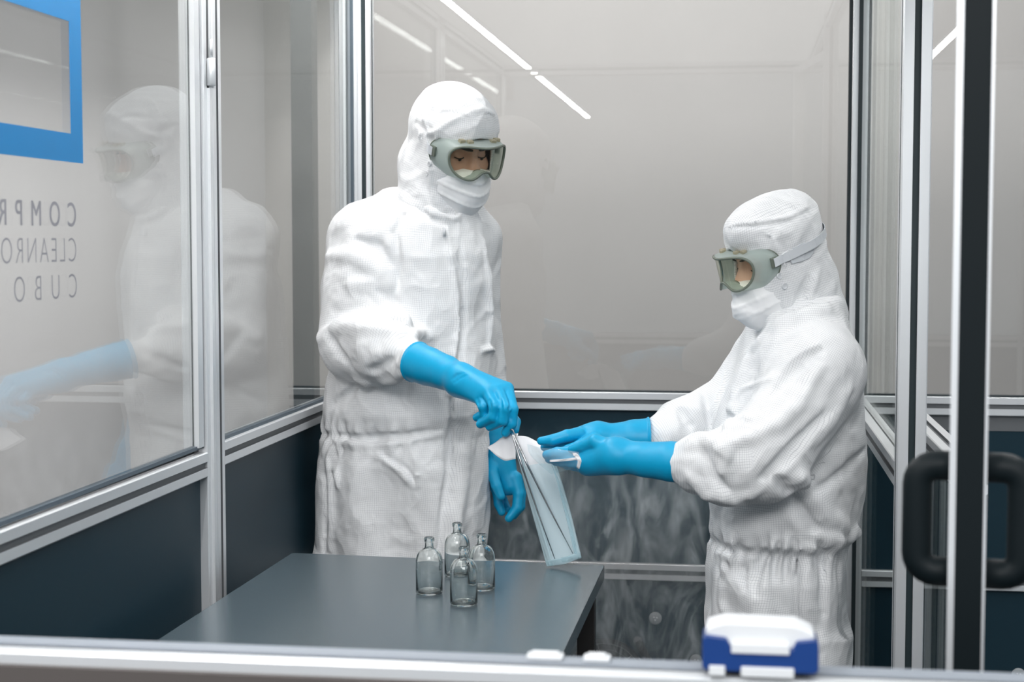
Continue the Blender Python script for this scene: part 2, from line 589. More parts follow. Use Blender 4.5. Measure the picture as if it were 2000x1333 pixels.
# dark latch beside the grille
lc = P(1246, 1252, YB - 0.012)
lt = empty('latch', lc, wb)
MB().tube([lc + np.array([0, -0.004, 0]), P(1275, 1310, YB - 0.03)], 0.011, 12).build('latch_arm', M['dark'], lt, True)
MB().lathe([(0, 0.012), (0.010, 0.012), (0.012, 0.008), (0.012, 0.0), (0, 0.0)], lc, (0, -1, 0), 16).build('latch_pivot', M['groove'], lt, True)

# right partition ---------------------------------------------------------
wr = tag(empty('wall_right', (XR + 0.025, YM - 0.1, 0)), kind='structure')
xr = XR + 0.025
YR = 2.88
post('post', xr - 0.004, YR, wr)
rail('middle_rail', (xr, YR + 0.026, zr), (xr, YB - 0.026, zr), wr)
rail('bottom_rail', (xr, YR, 0.06), (xr, YB - 0.026, 0.06), wr)
rail('top_rail', (xr, YF, ZT), (xr, YB - 0.026, ZT), wr)
for z0, z1 in ((ZR1, ZT - 0.02), (0.085, ZR0)):
    pane('glass_pane', (xr - 0.004, YR + 0.026, z0), (xr + 0.002, YB - 0.026, z1), wr)
    g = MB().box((xr - 0.009, YB - 0.034, z0), (xr + 0.009, YB - 0.026, z1))
    g.build('gasket', M['gasket'], wr)
# neighbouring partition just behind the door leaf
x2 = xr + 0.105
wr2 = tag(empty('wall_partition', (x2, 3.4, 0)), kind='structure')
post('post', x2, 4.10, wr2, w=0.03, h=0.03)
rail('middle_rail', (x2, 2.87, zr), (x2, 4.085, zr), wr2)
post('post', x2 - 0.002, 2.85, wr2, w=0.02, h=0.03)
pane('glass_pane', (x2 - 0.003, 2.87, 0.05), (x2 + 0.003, 4.08, ZR0), wr2)
rail('bottom_rail', (x2, 2.87, 0.03), (x2, 4.085, 0.03), wr2)

# door leaf standing open, seen on its free edge -------------------------------
DY = 1.70
cx0, cx1 = P(1872, 700, DY)[0], P(1926, 700, DY)[0]
cxm = (cx0 + cx1) / 2
dr = tag(empty('door_1', (cxm, DY + 0.4, 0)), kind='structure')
ztop = ZT - 0.03
TURN = -math.atan2(cxm, DY)
DL = 0.95


def leaf(mb, name, m, smooth=False):
    return mb.turn((cxm, DY), TURN).build(name, M[m], dr, smooth)


leaf(MB().box((cx0, DY - 0.004, 0.02), (cx1, DY + 0.004, ztop)), 'edge_seal', 'black_plastic')
leaf(MB().box((cx0 - 0.007, DY - 0.003, 0.02), (cx0, DY + 0.05, ztop)), 'edge_profile', 'alu')
leaf(MB().box((cx1, DY - 0.003, 0.02), (cx1 + 0.003, DY + 0.05, ztop)), 'edge_profile', 'alu')
leaf(MB().box((cx0, DY + 0.004, 0.02), (cx1, DY + 0.05, ztop)), 'stile', 'alu')
leaf(MB().box((cx0, DY + DL - 0.05, 0.02), (cx1, DY + DL, ztop)), 'stile', 'alu')
leaf(MB().box((cxm - 0.004, DY + 0.05, 0.05), (cxm + 0.004, DY + DL - 0.05, ztop - 0.03)), 'glass_pane', 'glass')
leaf(MB().box((cx0, DY + 0.05, 0.02), (cx1, DY + DL - 0.05, 0.05)), 'bottom_profile', 'alu')
leaf(MB().box((cx0, DY + 0.05, ztop - 0.03), (cx1, DY + DL - 0.05, ztop)), 'top_profile', 'alu')


def handle(side):
    """square bow grip standing off one face of the door leaf"""
    zt, zb = P(1850, 918, DY)[2], P(1850, 1128, DY)[2]
    xa = cx0 if side < 0 else cx1
    reach = 0.040
    pts = [(xa, zt)]
    rr = 0.020
    for k in range(7):
        a = math.pi / 2 * k / 6
        pts.append((xa + side * (reach - rr + rr * math.sin(a)), zt - rr + rr * math.cos(a)))
    for k in range(7):
        a = math.pi / 2 * k / 6
        pts.append((xa + side * (reach - rr + rr * math.cos(a)), zb + rr - rr * math.sin(a)))
    pts.append((xa, zb))
    leaf(MB().tube([(x, DY + 0.026, z) for x, z in pts], 0.0160, 18), 'handle', 'black_plastic', True)


handle(-1)
handle(1)

# front frame --------------------------------------------------------------
wf = tag(empty('wall_front', (0, YF - 0.03, 0)), kind='structure')
yf = YF - 0.03
rail('middle_rail', (xl + 0.025, yf, zr), (1.2, yf, zr), wf)
rail('top_rail', (xl + 0.025, yf, ZT), (1.2, yf, ZT), wf)
rail('bottom_rail', (xl + 0.025, yf, 0.06), (1.2, yf, 0.06), wf)
post('post', 1.2, yf, wf)
MB().box((xl + 0.03, yf - W / 2 - 0.004, ZR0 - 0.02), (1.18, yf - W / 2 - 0.0005, ZR1 - 0.012)).build('sill_shade_strip', M['sill_shade'], wf, bevel=0.003)  # added dark strip in place of shade on the aluminium sill front
MB().box((xl + 0.03, yf - 0.002, ZR1 - 0.001), (1.18, yf + W / 2 - 0.001, ZR1 + 0.0025)).build('glazing_seal', M['seal_pale'], wf, bevel=0.001)
MB().box((xl + 0.03, yf - 0.006, 0.085), (1.18, yf + 0.006, ZR0)).build('dark_panel', M['panel'], wf)

# ceiling with its LED strips ----------------------------------------------
ce = tag(empty('ceiling', (0, 2.9, ZT + 0.03)), kind='structure')
MB().box((xl, yf, ZT + 0.03), (XE, YB, ZT + 0.05)).build('ceiling_panel', M['white_panel'], ce)
MB().box((xl + 0.03, YF, ZT + 0.022), (XR, YB - 0.03, ZT + 0.03)).build('light_panel', M['glow_panel'], ce)


def led(x, y0, y1, z, label):
    t = tag(empty('ceiling_light', (x, (y0 + y1) / 2, z)), label, 'light')
    MB().box((x - 0.016, y0, z), (x + 0.016, y1, z + 0.014)).build('light_housing', M['alu'], t)
    MB().box((x - 0.012, y0 + 0.004, z - 0.004), (x + 0.012, y1 - 0.004, z)).build('light_diffuser', M['led'], t)
    return t


led(-0.88, 1.70, YB - 0.06, ZT - 0.012, 'long white LED strip under the cleanroom ceiling beside the glass')
led(-0.88, -1.0, 1.50, ZT - 0.012, 'long white LED strip outside the front frame, beyond the cleanroom ceiling')
led(0.75, yf + 0.3, YB - 0.3, ZT - 0.012, 'white LED strip under the ceiling behind the open glass door')

# the hall around it --------------------------------------------------------
HX0, HX1, HY0, HY1 = -2.0, 3.4, -3.0, 6.6
tag(MB().box((HX0, HY0, -0.05), (HX1, HY1, 0.0)).build('floor', M['hall_floor']), kind='structure')
tag(MB().box((HX0, HY1, 0), (HX1, HY1 + 0.1, 4.2)).build('wall_far', M['hall_wall']), kind='structure')
tag(MB().box((HX0 - 0.1, HY0, 0), (HX0, HY1, 4.2)).build('wall_side', M['side_wall']), kind='structure')
cpx = P(592, 200, 5.05)
tag(MB().box((cpx[0] - 0.035, 5.03, 0), (cpx[0] + 0.035, 5.10, 3.6)).build('column', M['gasket']), kind='structure')

tag(MB().box((HX0, HY0, 2.58), (-1.6, HY1, 2.72)).build('shade_slab', M['hall_wall']), kind='structure')  # unseen slab added to shade the upper part of the side wall
# ------------------------------------------------------------------ distance-field modelling (smooth organic shapes)
BIG = 0.06


def smin(a, b, k):
    h = np.clip(0.5 + 0.5 * (b - a) / k, 0, 1)
    return b + (a - b) * h - k * h * (1 - h)


def unit(v):
    v = np.asarray(v, float)
    return v / (np.linalg.norm(v) + 1e-12)


class Field:
    def __init__(self, lo, hi, h):
        self.lo, self.h = np.array(lo, float), h
        self.n = np.ceil((np.array(hi) - self.lo) / h).astype(int) + 1
        self.D = np.full(self.n, BIG, np.float32)
        self.ax = [(self.lo[i] + h * np.arange(self.n[i])).astype(np.float32) for i in range(3)]

    def window(self, lo, hi):
        i0 = np.clip(np.floor((np.array(lo) - self.lo) / self.h).astype(int), 0, self.n - 1)
        i1 = np.clip(np.ceil((np.array(hi) - self.lo) / self.h).astype(int) + 1, 1, self.n)
        s = tuple(slice(a, b) for a, b in zip(i0, i1))
        X, Y, Z = np.meshgrid(*[self.ax[i][s[i]] for i in range(3)], indexing='ij', sparse=True)
        return s, X, Y, Z

    def put(self, fn, lo, hi, k=0.02, op='add'):
        m = BIG + k
        s, X, Y, Z = self.window(np.array(lo) - m, np.array(hi) + m)
        d = fn(X, Y, Z).astype(np.float32)
        v = self.D[s]
        if op == 'add':
            v[...] = smin(v, d, k)
        elif op == 'cut':
            v[...] = -smin(-v, d, k)
        elif op == 'hard':
            v[...] = np.minimum(v, d)

    def cone(self, a, b, ra, rb, k=0.02, op='add', sc=None):
        a, b = np.array(a, float), np.array(b, float)
        ab = b - a
        L2 = ab @ ab + 1e-12
        r = max(ra, rb)

        def fn(X, Y, Z):
            x, y, z = X - a[0], Y - a[1], Z - a[2]
            t = np.clip((x * ab[0] + y * ab[1] + z * ab[2]) / L2, 0, 1)
            return np.sqrt((x - t * ab[0]) ** 2 + (y - t * ab[1]) ** 2 + (z - t * ab[2]) ** 2) - (ra + (rb - ra) * t)
        self.put(fn, np.minimum(a, b) - r, np.maximum(a, b) + r, k, op)

    def chain(self, pts, rs, k=0.02, op='add', kin=0.003):
        """one limb: round cones joined end to end without swelling at the joints"""
        pts = [np.array(p, float) for p in pts]

        def fn(X, Y, Z):
            d = None
            for i in range(len(pts) - 1):
                a, ab = pts[i], pts[i + 1] - pts[i]
                L2 = ab @ ab + 1e-12
                x, y, z = X - a[0], Y - a[1], Z - a[2]
                t = np.clip((x * ab[0] + y * ab[1] + z * ab[2]) / L2, 0, 1)
                e = np.sqrt((x - t * ab[0]) ** 2 + (y - t * ab[1]) ** 2 + (z - t * ab[2]) ** 2) - (rs[i] + (rs[i + 1] - rs[i]) * t)
                d = e if d is None else smin(d, e, kin)
            return d
        r = max(rs)
        Q = np.array(pts)
        self.put(fn, Q.min(0) - r, Q.max(0) + r, k, op)

    def ell(self, c, R, rad, k=0.02, op='add'):
        """ellipsoid with axes = columns of R"""
        c = np.array(c, float)
        R = np.array(R, float)
        rad = np.array(rad, float)

        def fn(X, Y, Z):
            x, y, z = X - c[0], Y - c[1], Z - c[2]
            q = [(x * R[0, i] + y * R[1, i] + z * R[2, i]) / rad[i] for i in range(3)]
            k0 = np.sqrt(q[0] ** 2 + q[1] ** 2 + q[2] ** 2)
            k1 = np.sqrt((q[0] / rad[0]) ** 2 + (q[1] / rad[1]) ** 2 + (q[2] / rad[2]) ** 2) + 1e-9
            return k0 * (k0 - 1) / k1
        ext = np.abs(R) @ rad
        self.put(fn, c - ext, c + ext, k, op)

    def loft(self, rows, k=0.02, rot=0.0, fold=None, sq=2.0):
        """upright body of elliptical sections: rows of (z, cx, cy, half width, half depth)"""
        rows = sorted(rows)
        T = np.array(rows, float)
        cr, sr = math.cos(rot), math.sin(rot)

        def fn(X, Y, Z):
            zz = np.clip(Z, T[0, 0], T[-1, 0])
            cx, cy, a, b = [np.interp(zz, T[:, 0], T[:, i]) for i in (1, 2, 3, 4)]
            x0, y0 = X - cx, Y - cy
            x, y = x0 * cr + y0 * sr, -x0 * sr + y0 * cr
            e = (np.abs(x / a) ** sq + np.abs(y / b) ** sq) ** (1.0 / sq)
            d = (e - 1) * np.minimum(a, b)
            if fold is not None:
                d = d + fold(np.arctan2(y / b, x / a), Z)
            dz = np.maximum(T[0, 0] - Z, Z - T[-1, 0])
            return np.maximum(d, dz)
        e = max(T[:, 3].max(), T[:, 4].max())
        self.put(fn, (T[:, 1].min() - e, T[:, 2].min() - e, T[0, 0]), (T[:, 1].max() + e, T[:, 2].max() + e, T[-1, 0]), k)

    def sample(self, p):
        q = (np.asarray(p) - self.lo) / self.h
        i = np.floor(q).astype(int)
        if (i < 0).any() or (i >= self.n - 1).any():
            return BIG
        f = q - i
        c = self.D[i[0]:i[0] + 2, i[1]:i[1] + 2, i[2]:i[2] + 2]
        c = c[0] * (1 - f[0]) + c[1] * f[0]
        c = c[0] * (1 - f[1]) + c[1] * f[1]
        return float(c[0] * (1 - f[2]) + c[1] * f[2])

    def hit(self, px, py, y0=2.6, y1=4.1):
        """first point of the surface on the sight line of a photo pixel"""
        D = y0
        while D < y1:
            p = P(px, py, D)
            d = self.sample(p)
            if d < 0.0012:
                return p
            D += max(d * 0.7, 0.0015)
        return None

    def patch(self, poly, name, m, parent, step=3.0, lift=.0012, thick=.0012, bulge=0.0):
        """a piece of cloth lying on the surface inside a photo outline"""
        poly = np.array(poly, float)
        lo, hi = poly.min(0), poly.max(0)

        def inside(x, y):
            c = False
            j = len(poly) - 1
            for i in range(len(poly)):
                if (poly[i, 1] > y) != (poly[j, 1] > y) and x < (poly[j, 0] - poly[i, 0]) * (y - poly[i, 1]) / (poly[j, 1] - poly[i, 1]) + poly[i, 0]:
                    c = not c
                j = i
            return c
        xs, ys = np.arange(lo[0], hi[0] + step, step), np.arange(lo[1], hi[1] + step, step)
        ids, V, F = {}, [], []
        for i, x in enumerate(xs):
            for j, y in enumerate(ys):
                if not inside(x, y):
                    continue
                p = self.hit(x, y)
                if p is None:
                    continue
                back = unit(np.array([0, 0, CAM_Z]) - p)
                ids[i, j] = len(V)
                V.append(p + back * lift)
        for (i, j) in ids:
            q = [(i, j), (i + 1, j), (i + 1, j + 1), (i, j + 1)]
            if all(k in ids for k in q):
                F.append([ids[k] for k in q][::-1])
        if not F:
            return None
        o = link_mesh(name, np.array(V), np.array(F), m, parent, True)
        md = o.modifiers.new('thickness', 'SOLIDIFY')
        md.thickness = thick
        md.offset = 1
        return o, np.array(V)

    def crease(self, path, r, depth, k=0.012, op='add'):
        """a cloth ridge (add) or furrow (cut) that follows points on the surface"""
        raw = []
        for i in range(len(path) - 1):
            n = max(2, int(math.hypot(path[i + 1][0] - path[i][0], path[i + 1][1] - path[i][1]) / 14))
            for j in range(n):
                t = j / n
                raw.append((path[i][0] * (1 - t) + path[i + 1][0] * t, path[i][1] * (1 - t) + path[i + 1][1] * t))
        raw.append(path[-1])
        pts = [self.hit(*q) for q in raw]
        run = []
        for p in pts + [None]:
            if p is None or (run and np.linalg.norm(p - run[-1]) > 0.05):
                if len(run) > 1:
                    self._ridge(run, r, depth, k, op)
                run = []
            if p is not None:
                run.append(p)

    def _ridge(self, run, r, depth, k, op):
        n = len(run)
        view = unit(np.mean(run, 0) - np.array([0, 0, CAM_Z]))
        # the ridge tube sits so that only 'depth' of it shows above (or cuts into) the surface
        q = [p + view * ((r - depth) if op == 'add' else -(r - depth)) for p in run]
        rs = [r * (0.45 + 0.55 * math.sin(math.pi * (i + 0.5) / n)) for i in range(n)]
        self.chain(q, rs, k, op)

    def mesh(self):
        """naive surface nets"""
        D = self.D
        # close the shape at the border of the grid
        for i in range(3):
            s = [slice(None)] * 3
            for e in (0, -1):
                s[i] = e
                D[tuple(s)] = np.maximum(D[tuple(s)], 1e-4)
        S = D < 0
        c = S[:-1, :-1, :-1].astype(np.int8)
        tot = np.zeros_like(c)
        for dx in (0, 1):
            for dy in (0, 1):
                for dz in (0, 1):
                    tot += S[dx:S.shape[0] - 1 + dx, dy:S.shape[1] - 1 + dy, dz:S.shape[2] - 1 + dz]
        mix = (tot > 0) & (tot < 8)
        I = np.argwhere(mix)
        idx = np.full(mix.shape, -1, np.int32)
        idx[mix] = np.arange(len(I))
        acc = np.zeros((len(I), 3))
        cnt = np.zeros(len(I))
        cor = [(a, b, g) for a in (0, 1) for b in (0, 1) for g in (0, 1)]
        val = {q: D[I[:, 0] + q[0], I[:, 1] + q[1], I[:, 2] + q[2]] for q in cor}
        for q in cor:
            for ax in range(3):
                if q[ax]:
                    continue
                w = list(q)
                w[ax] = 1
                w = tuple(w)
                a, b = val[q], val[w]
                m = (a < 0) != (b < 0)
                t = a[m] / (a[m] - b[m])
                pt = np.tile(np.array(q, float), (m.sum(), 1))
                pt[:, ax] = t
                acc[m] += pt
                cnt[m] += 1
        V = self.lo + self.h * (I + acc / cnt[:, None])
        F = []
        for ax in range(3):
            b, g = (ax + 1) % 3, (ax + 2) % 3
            sl0, sl1 = [slice(1, -1)] * 3, [slice(1, -1)] * 3
            sl0[ax], sl1[ax] = slice(0, -1), slice(1, None)
            a0, a1 = S[tuple(sl0)], S[tuple(sl1)]
            E = np.argwhere(a0 != a1)
            fl = a0[a0 != a1]
            off = np.ones(3, int)
            off[ax] = 0
            E = E + off
            def cell(db, dg):
                q = E.copy()
                q[:, b] -= db
                q[:, g] -= dg
                return idx[q[:, 0], q[:, 1], q[:, 2]]
            quad = np.stack([cell(1, 1), cell(0, 1), cell(0, 0), cell(1, 0)], 1)
            quad[~fl] = quad[~fl][:, ::-1]
            F.append(quad)
        F = np.concatenate(F)
        F = F[(F >= 0).all(1)]
        return V, F


def relax(V, F, n=1, w=0.5):
    for _ in range(n):
        acc = np.zeros_like(V)
        cnt = np.zeros(len(V))
        for a, b in ((0, 1), (1, 2), (2, 3), (3, 0)):
            np.add.at(acc, F[:, a], V[F[:, b]])
            np.add.at(acc, F[:, b], V[F[:, a]])
            np.add.at(cnt, F[:, a], 1)
            np.add.at(cnt, F[:, b], 1)
        V = V * (1 - w) + w * acc / np.maximum(cnt, 1)[:, None]
    return V


def set_gc(o, gc):
    at = o.data.attributes.new('gc', 'FLOAT_VECTOR', 'POINT')
    at.data.foreach_set('vector', gc.astype(np.float32).ravel())


def grid_coords(V, frames):
    """weave coordinates: every point takes (around, along) of the nearest limb; frames = (a, b, radius, reference, bias)"""
    best = np.full(len(V), 1e9)
    gc = np.zeros((len(V), 3))
    for (a, b, r, ref, bias) in frames:
        a, b = np.array(a, float), np.array(b, float)
        L = np.linalg.norm(b - a)
        t = (b - a) / L
        s = unit(np.array(ref) - t * (np.array(ref) @ t))
        w = np.cross(t, s)
        q = V - a
        h = q @ t
        hc = np.clip(h, 0, L)
        d = np.linalg.norm(q - hc[:, None] * t, axis=1) - r + bias
        m = d < best
        best[m] = d[m]
        ang = np.arctan2(q @ w, q @ s)
        gc[m, 0] = (ang * r)[m]
        gc[m, 1] = h[m]
    return gc


def wrinkles(V, Nn, amp, scale, seed, stretch=(1, 1, 1)):
    """cloth wrinkles: upper envelope of warped triangle waves, which meet in crisp folds"""
    rng = np.random.RandomState(seed)
    hs = []
    for k in range(7):
        f = rng.normal(size=3) * scale * np.array(stretch) * (0.6 + 0.7 * rng.rand())
        warp = 1.3 * np.sin(V @ (rng.normal(size=3) * scale * 0.5) + rng.rand() * 6.28)
        ph = (V @ f + rng.rand() * 6.28 + warp) / (2 * math.pi)
        tri = 4 * np.abs(ph - np.floor(ph) - 0.5) - 1
        mask = 0.5 + 0.5 * np.sin(V @ (rng.normal(size=3) * scale * 0.35) + rng.rand() * 6.28)
        hs.append(tri * mask)
    s = np.max(hs, 0)
    return V + Nn * (amp * (s - 0.45) * 1.6)[:, None]


def normals(V, F):
    a, b, c, d = (V[F[:, i]] for i in range(4))
    fn = np.cross(c - a, d - b)
    Nn = np.zeros_like(V)
    for i in range(4):
        np.add.at(Nn, F[:, i], fn)
    return Nn / (np.linalg.norm(Nn, axis=1)[:, None] + 1e-12)
# ------------------------------------------------------------------ people


def glove_mesh(arm, hand, fingers, parent, h=0.0019, name='glove', palm=None, cuff=True, lines=()):
    """arm = (points, radii) of the gauntlet; hand = palm bones; fingers = chains of (points, radii)"""
    allp = np.array([p for p in arm[0]] + [q for b in hand for q in b[0]] + [q for f in fingers for q in f[0]])
    lo, hi = allp.min(0) - 0.065, allp.max(0) + 0.065
    f = Field(lo, hi, h)
    f.chain(arm[0], arm[1], 0.012)
    for (pts, rs) in hand:
        f.chain(pts, rs, 0.016)
    for (pts, rs) in fingers:
        g = Field(lo, hi, h)
        g.chain(pts, rs, 0.006)
        f.D[...] = smin(f.D, g.D, 0.0028)
    if cuff:
        # open end with a rolled bead
        a, b = np.array(arm[0][0]), np.array(arm[0][1])
        t = unit(b - a)
        r = arm[1][0]

        def plane(X, Y, Z):
            return (X - a[0]) * t[0] + (Y - a[1]) * t[1] + (Z - a[2]) * t[2] - 0.004
        f.put(plane, a - 0.12, a + 0.12, 0.003, 'cut')

        def bead(X, Y, Z):
            x, y, z = X - a[0] - t[0] * 0.006, Y - a[1] - t[1] * 0.006, Z - a[2] - t[2] * 0.006
            q = x * t[0] + y * t[1] + z * t[2]
            rr = np.sqrt(np.maximum(x * x + y * y + z * z - q * q, 0))
            return np.sqrt((rr - r) ** 2 + q * q) - 0.0022
        f.put(bead, a - r - 0.01, a + r + 0.01, 0.002)
    for path, r, dp in lines:
        f.crease(path, r, dp, .003, 'cut')
    V, F = f.mesh()
    V = relax(V, F, 1, 0.5)
    return link_mesh(name, V, F, M['glove'], parent, True)


class Head:
    """local head frame: x to the person's right... y forward, z up (metres)"""
    def __init__(self, c, yaw, pitch, roll=0.0, s=1.0):
        self.c = np.array(c, float)
        # yaw measured from facing the camera (-Y) towards +X
        fwd = np.array([math.sin(yaw), -math.cos(yaw), 0.0])
        side = np.array([math.cos(yaw), math.sin(yaw), 0.0])   # towards image right when facing camera
        f2 = fwd * math.cos(pitch) + np.array([0, 0, -math.sin(pitch)])
        up = np.cross(side, f2) * -1.0
        if up[2] < 0:
            up = -up
        side2 = side * math.cos(roll) + up * math.sin(roll)
        up2 = up * math.cos(roll) - side * math.sin(roll)
        self.R = np.stack([side2, f2, up2], 1) * 1.0
        self.s = s

    def w(self, p):
        return self.c + self.R @ (np.array(p, float) * self.s)

    def loc(self, V):
        return ((V - self.c) @ self.R) / self.s


def build_head(hd, person, neck, skin, opening, gc_r, brow, cm, asleep=False, hood_rows=(), seed=1, hood_seams=(), strap_in=False, patches=()):
    s = hd.s
    R = hd.R
    w = hd.w
    E = lambda f, c, r, k=0.02, op='add': f.ell(w(c), R, np.array(r) * s, k * s, op)
    C = lambda f, a, b, ra, rb, k=0.02, op='add': f.cone(w(a), w(b), ra * s, rb * s, k * s, op)
    # --- body: one continuous surface of head, face, neck and shoulders' root
    pts = np.array([w((x, y, z)) for x in (-.12, .12) for y in (-.13, .15) for z in (-.17, .15)] + [neck - .1, neck + .1])
    f = Field(pts.min(0), pts.max(0), 0.003)
    E(f, (0, -.012, .030), (.074, .094, .100))
    E(f, (0, .022, -.045), (.060, .066, .075), .03)
    E(f, (0, .052, -.085), (.034, .034, .026), .03)
    C(f, (0, .072, .018), (0, .098, -.030), .010, .013, .014)
    C(f, (0, .094, -.032), (0, .090, -.036), .013, .013, .01)
    for q in (-1, 1):
        C(f, (q * .012, .080, .018), (q * .048, .066, .018), .011, .010, .012)
        E(f, (q * .040, .056, -.032), (.024, .024, .020), .02)
        E(f, (q * .031, .088, -.004), (.017, .012, .012), .012, 'cut')
        E(f, (q * .031, .067, -.004), (.0145, .0145, .0135), .003)
        E(f, (q * .076, -.012, -.005), (.010, .018, .032), .008)
        C(f, (q * .010, .092, -.034), (q * .014, .088, -.034), .008, .007, .006)
    C(f, (-.018, .074, -.062), (.018, .074, -.062), .007, .007, .012)
    C(f, (-.016, .073, -.072), (.016, .073, -.072), .007, .007, .01)
    f.cone(w((0, -.02, -.06)), neck, .052 * s, .058 * s, .03)
    f.cone(neck, neck + np.array([0, 0, -.05]), .06 * s, .075 * s, .03)
    V, F = f.mesh()
    link_mesh('body', relax(V, F, 1), F, M[skin], person, True)
    # eyebrows, lashes and lid creases
    for q in (-1, 1):
        mb = MB()
        zz = .0165
        bp = [w((q * x, y, z)) for x, y, z in ((.010, .0945, zz - .002 * brow), (.022, .0930, zz), (.036, .0860, zz + .003), (.050, .0740, zz - .002))]
        mb.tube(bp, [.0022 * s * brow, .0036 * s * brow, .0030 * s * brow, .0010 * s], 8)
        mb.build('eyebrow', M['hair'], person, True)
        mb = MB()
        lp = []
        for a in np.linspace(-1, 1, 9):
            zz = -.0085 - .003 * (1 - a * a) if asleep else -.006 - .0025 * (1 - a * a)
            x = q * (.031 + a * .0135)
            lp.append(w((x, .067 + math.sqrt(max(.0148 ** 2 - (a * .0135) ** 2 * .92 - (zz + .004) ** 2, 1e-6)) + .0006, zz)))
        mb.tube(lp, .0013 * s, 6)
        mb.build('eyelashes', M['hair'], person, True)
        if not asleep:
            mb = MB()
            mb.lathe([(0, .0025), (.003, .0022), (.0045, .0), (0, -.001)], w((q * .031, .0795, -.0105)), R[:, 1], 12)
            mb.build('eye', M['dark'], person, True)
    # --- hood
    pts = np.array([w((x, y, z)) for x in (-.135, .135) for y in (-.15, .14) for z in (-.19, .17)] + [neck - .13, neck + .13])
    f = Field(pts.min(0), pts.max(0), 0.0034)
    E(f, (0, -.016, .036), (.093, .111, .108))
    E(f, (0, .045, .060), (.074, .058, .062), .03)
    E(f, (0, .020, -.040), (.090, .085, .095), .03)
    E(f, (0, -.055, -.060), (.082, .075, .095), .03)
    for (p, r, k) in hood_rows:
        f.ell(p, np.eye(3), (r, r, r), k)
    f.cone(w((0, -.03, -.08)), neck, .080 * s, .090 * s, .04)
    # seams and gathers
    rng = np.random.RandomState(seed)
    for k in range(26):
        a = rng.uniform(-1.5, 1.5)
        r0, z0 = .098, rng.uniform(.02, .085)
        p0 = np.array([r0 * math.sin(a) * .95, -.016 + .112 * math.cos(a), z0])
        p1 = p0 + np.array([rng.normal() * .012, -.004, -rng.uniform(.015, .05)])
        f.cone(w(p0), w(p1), .004 * s, .002 * s, .010 * s)
    for (path, r, dp, op) in hood_seams:
        f.crease(path, r, dp, .006, op)
    f.D[...] = np.maximum(f.D, -(f.D + .0065))
    # face opening
    E(f, (0, .125, -.046), (.066, .085, .090), .006, 'cut')
    E(f, (0, .122, .000), (.082, .074, .043), .006, 'cut')
    V, F = f.mesh()
    V = relax(V, F, 1)
    V = wrinkles(V, normals(V, F), .0022, 36, seed, (1, 1, 1))
    L = hd.loc(V)
    ang = np.arctan2(L[:, 0], L[:, 1])
    gc = np.stack([ang * gc_r, L[:, 2] * s, ang * 0], 1)
    tp = L[:, 2] > .095
    gc[tp, 0], gc[tp, 1] = L[tp, 0] * s, L[tp, 1] * s
    hood = link_mesh('hood', V, F, M[cm], person, True)
    set_gc(hood, gc)
    for (poly, nm, mm) in patches:
        f.patch(poly, nm, M[mm], hood, 1.3)
    # snap studs on the cheek of the hood
    for q in (-1, 1):
        for (y, z) in ((.045, -.030), (.040, -.055)):
            p = np.array([q * .12, y, z])
            st = None
            for t in np.linspace(.13, .05, 120):
                if f.sample(w((q * t, y, z))) < 0:
                    st = t
                    break
            if st is None:
                continue
            c = w((q * (st + .001), y, z))
            ax = R[:, 0] * q
            MB().lathe([(.0062, -.002), (.0062, .0012), (.0050, .0016), (.0042, .0008), (0, .0008)], c, ax, 16).build('snap_stud', M['snap'], hood, True)
    # --- mask: a folded paper cup over nose and chin
    pts = np.array([w((x, y, z)) for x in (-.10, .10) for y in (.0, .17) for z in (-.17, .01)])
    f = Field(pts.min(0), pts.max(0), 0.0025)
    E(f, (0, .044, -.074), (.077, .074, .074))
    C(f, (0, .108, -.040), (0, .112, -.078), .012, .010, .03)
    C(f, (-.018, .100, -.100), (.018, .100, -.100), .018, .018, .03)
    C(f, (-.012, .080, -.126), (.012, .080, -.126), .018, .018, .03)
    C(f, (0, .10, -.10), (0, .055, -.150), .016, .016, .03)
    # upper hem runs across the nose and drops over the cheeks
    hr = hd

    def hem(X, Y, Z):
        x, y, z = X - hr.c[0], Y - hr.c[1], Z - hr.c[2]
        lx = (x * R[0, 0] + y * R[1, 0] + z * R[2, 0]) / s
        lz = (x * R[0, 2] + y * R[1, 2] + z * R[2, 2]) / s
        return ((-.027 - .22 * np.abs(lx)) - lz) * s
    f.put(hem, pts.min(0), pts.max(0), .004, 'cut')
    for z, sag in ((-.052, .004), (-.074, .012), (-.098, .016)):
        ln = []
        for x in np.linspace(-.075, .075, 15):
            zz = z - sag * (1 - (x / .075) ** 2) + .010 * abs(x) / .075
            yy = None
            for t in np.linspace(.165, .02, 140):
                if f.sample(w((x, t, zz))) < 0:
                    yy = t
                    break
            if yy is not None:
                ln.append(w((x, yy - .0005, zz)))
        if len(ln) > 2:
            f.chain(ln, [.0030 * s] * len(ln), .004)
    V, F = f.mesh()
    V = wrinkles(V, normals(V, F), .0022, 36, seed + 5, (1, .5, 1))
    link_mesh('face_mask', relax(V, F, 1), F, M['mask'], person, True)
    goggles(hd, person, strap_in)


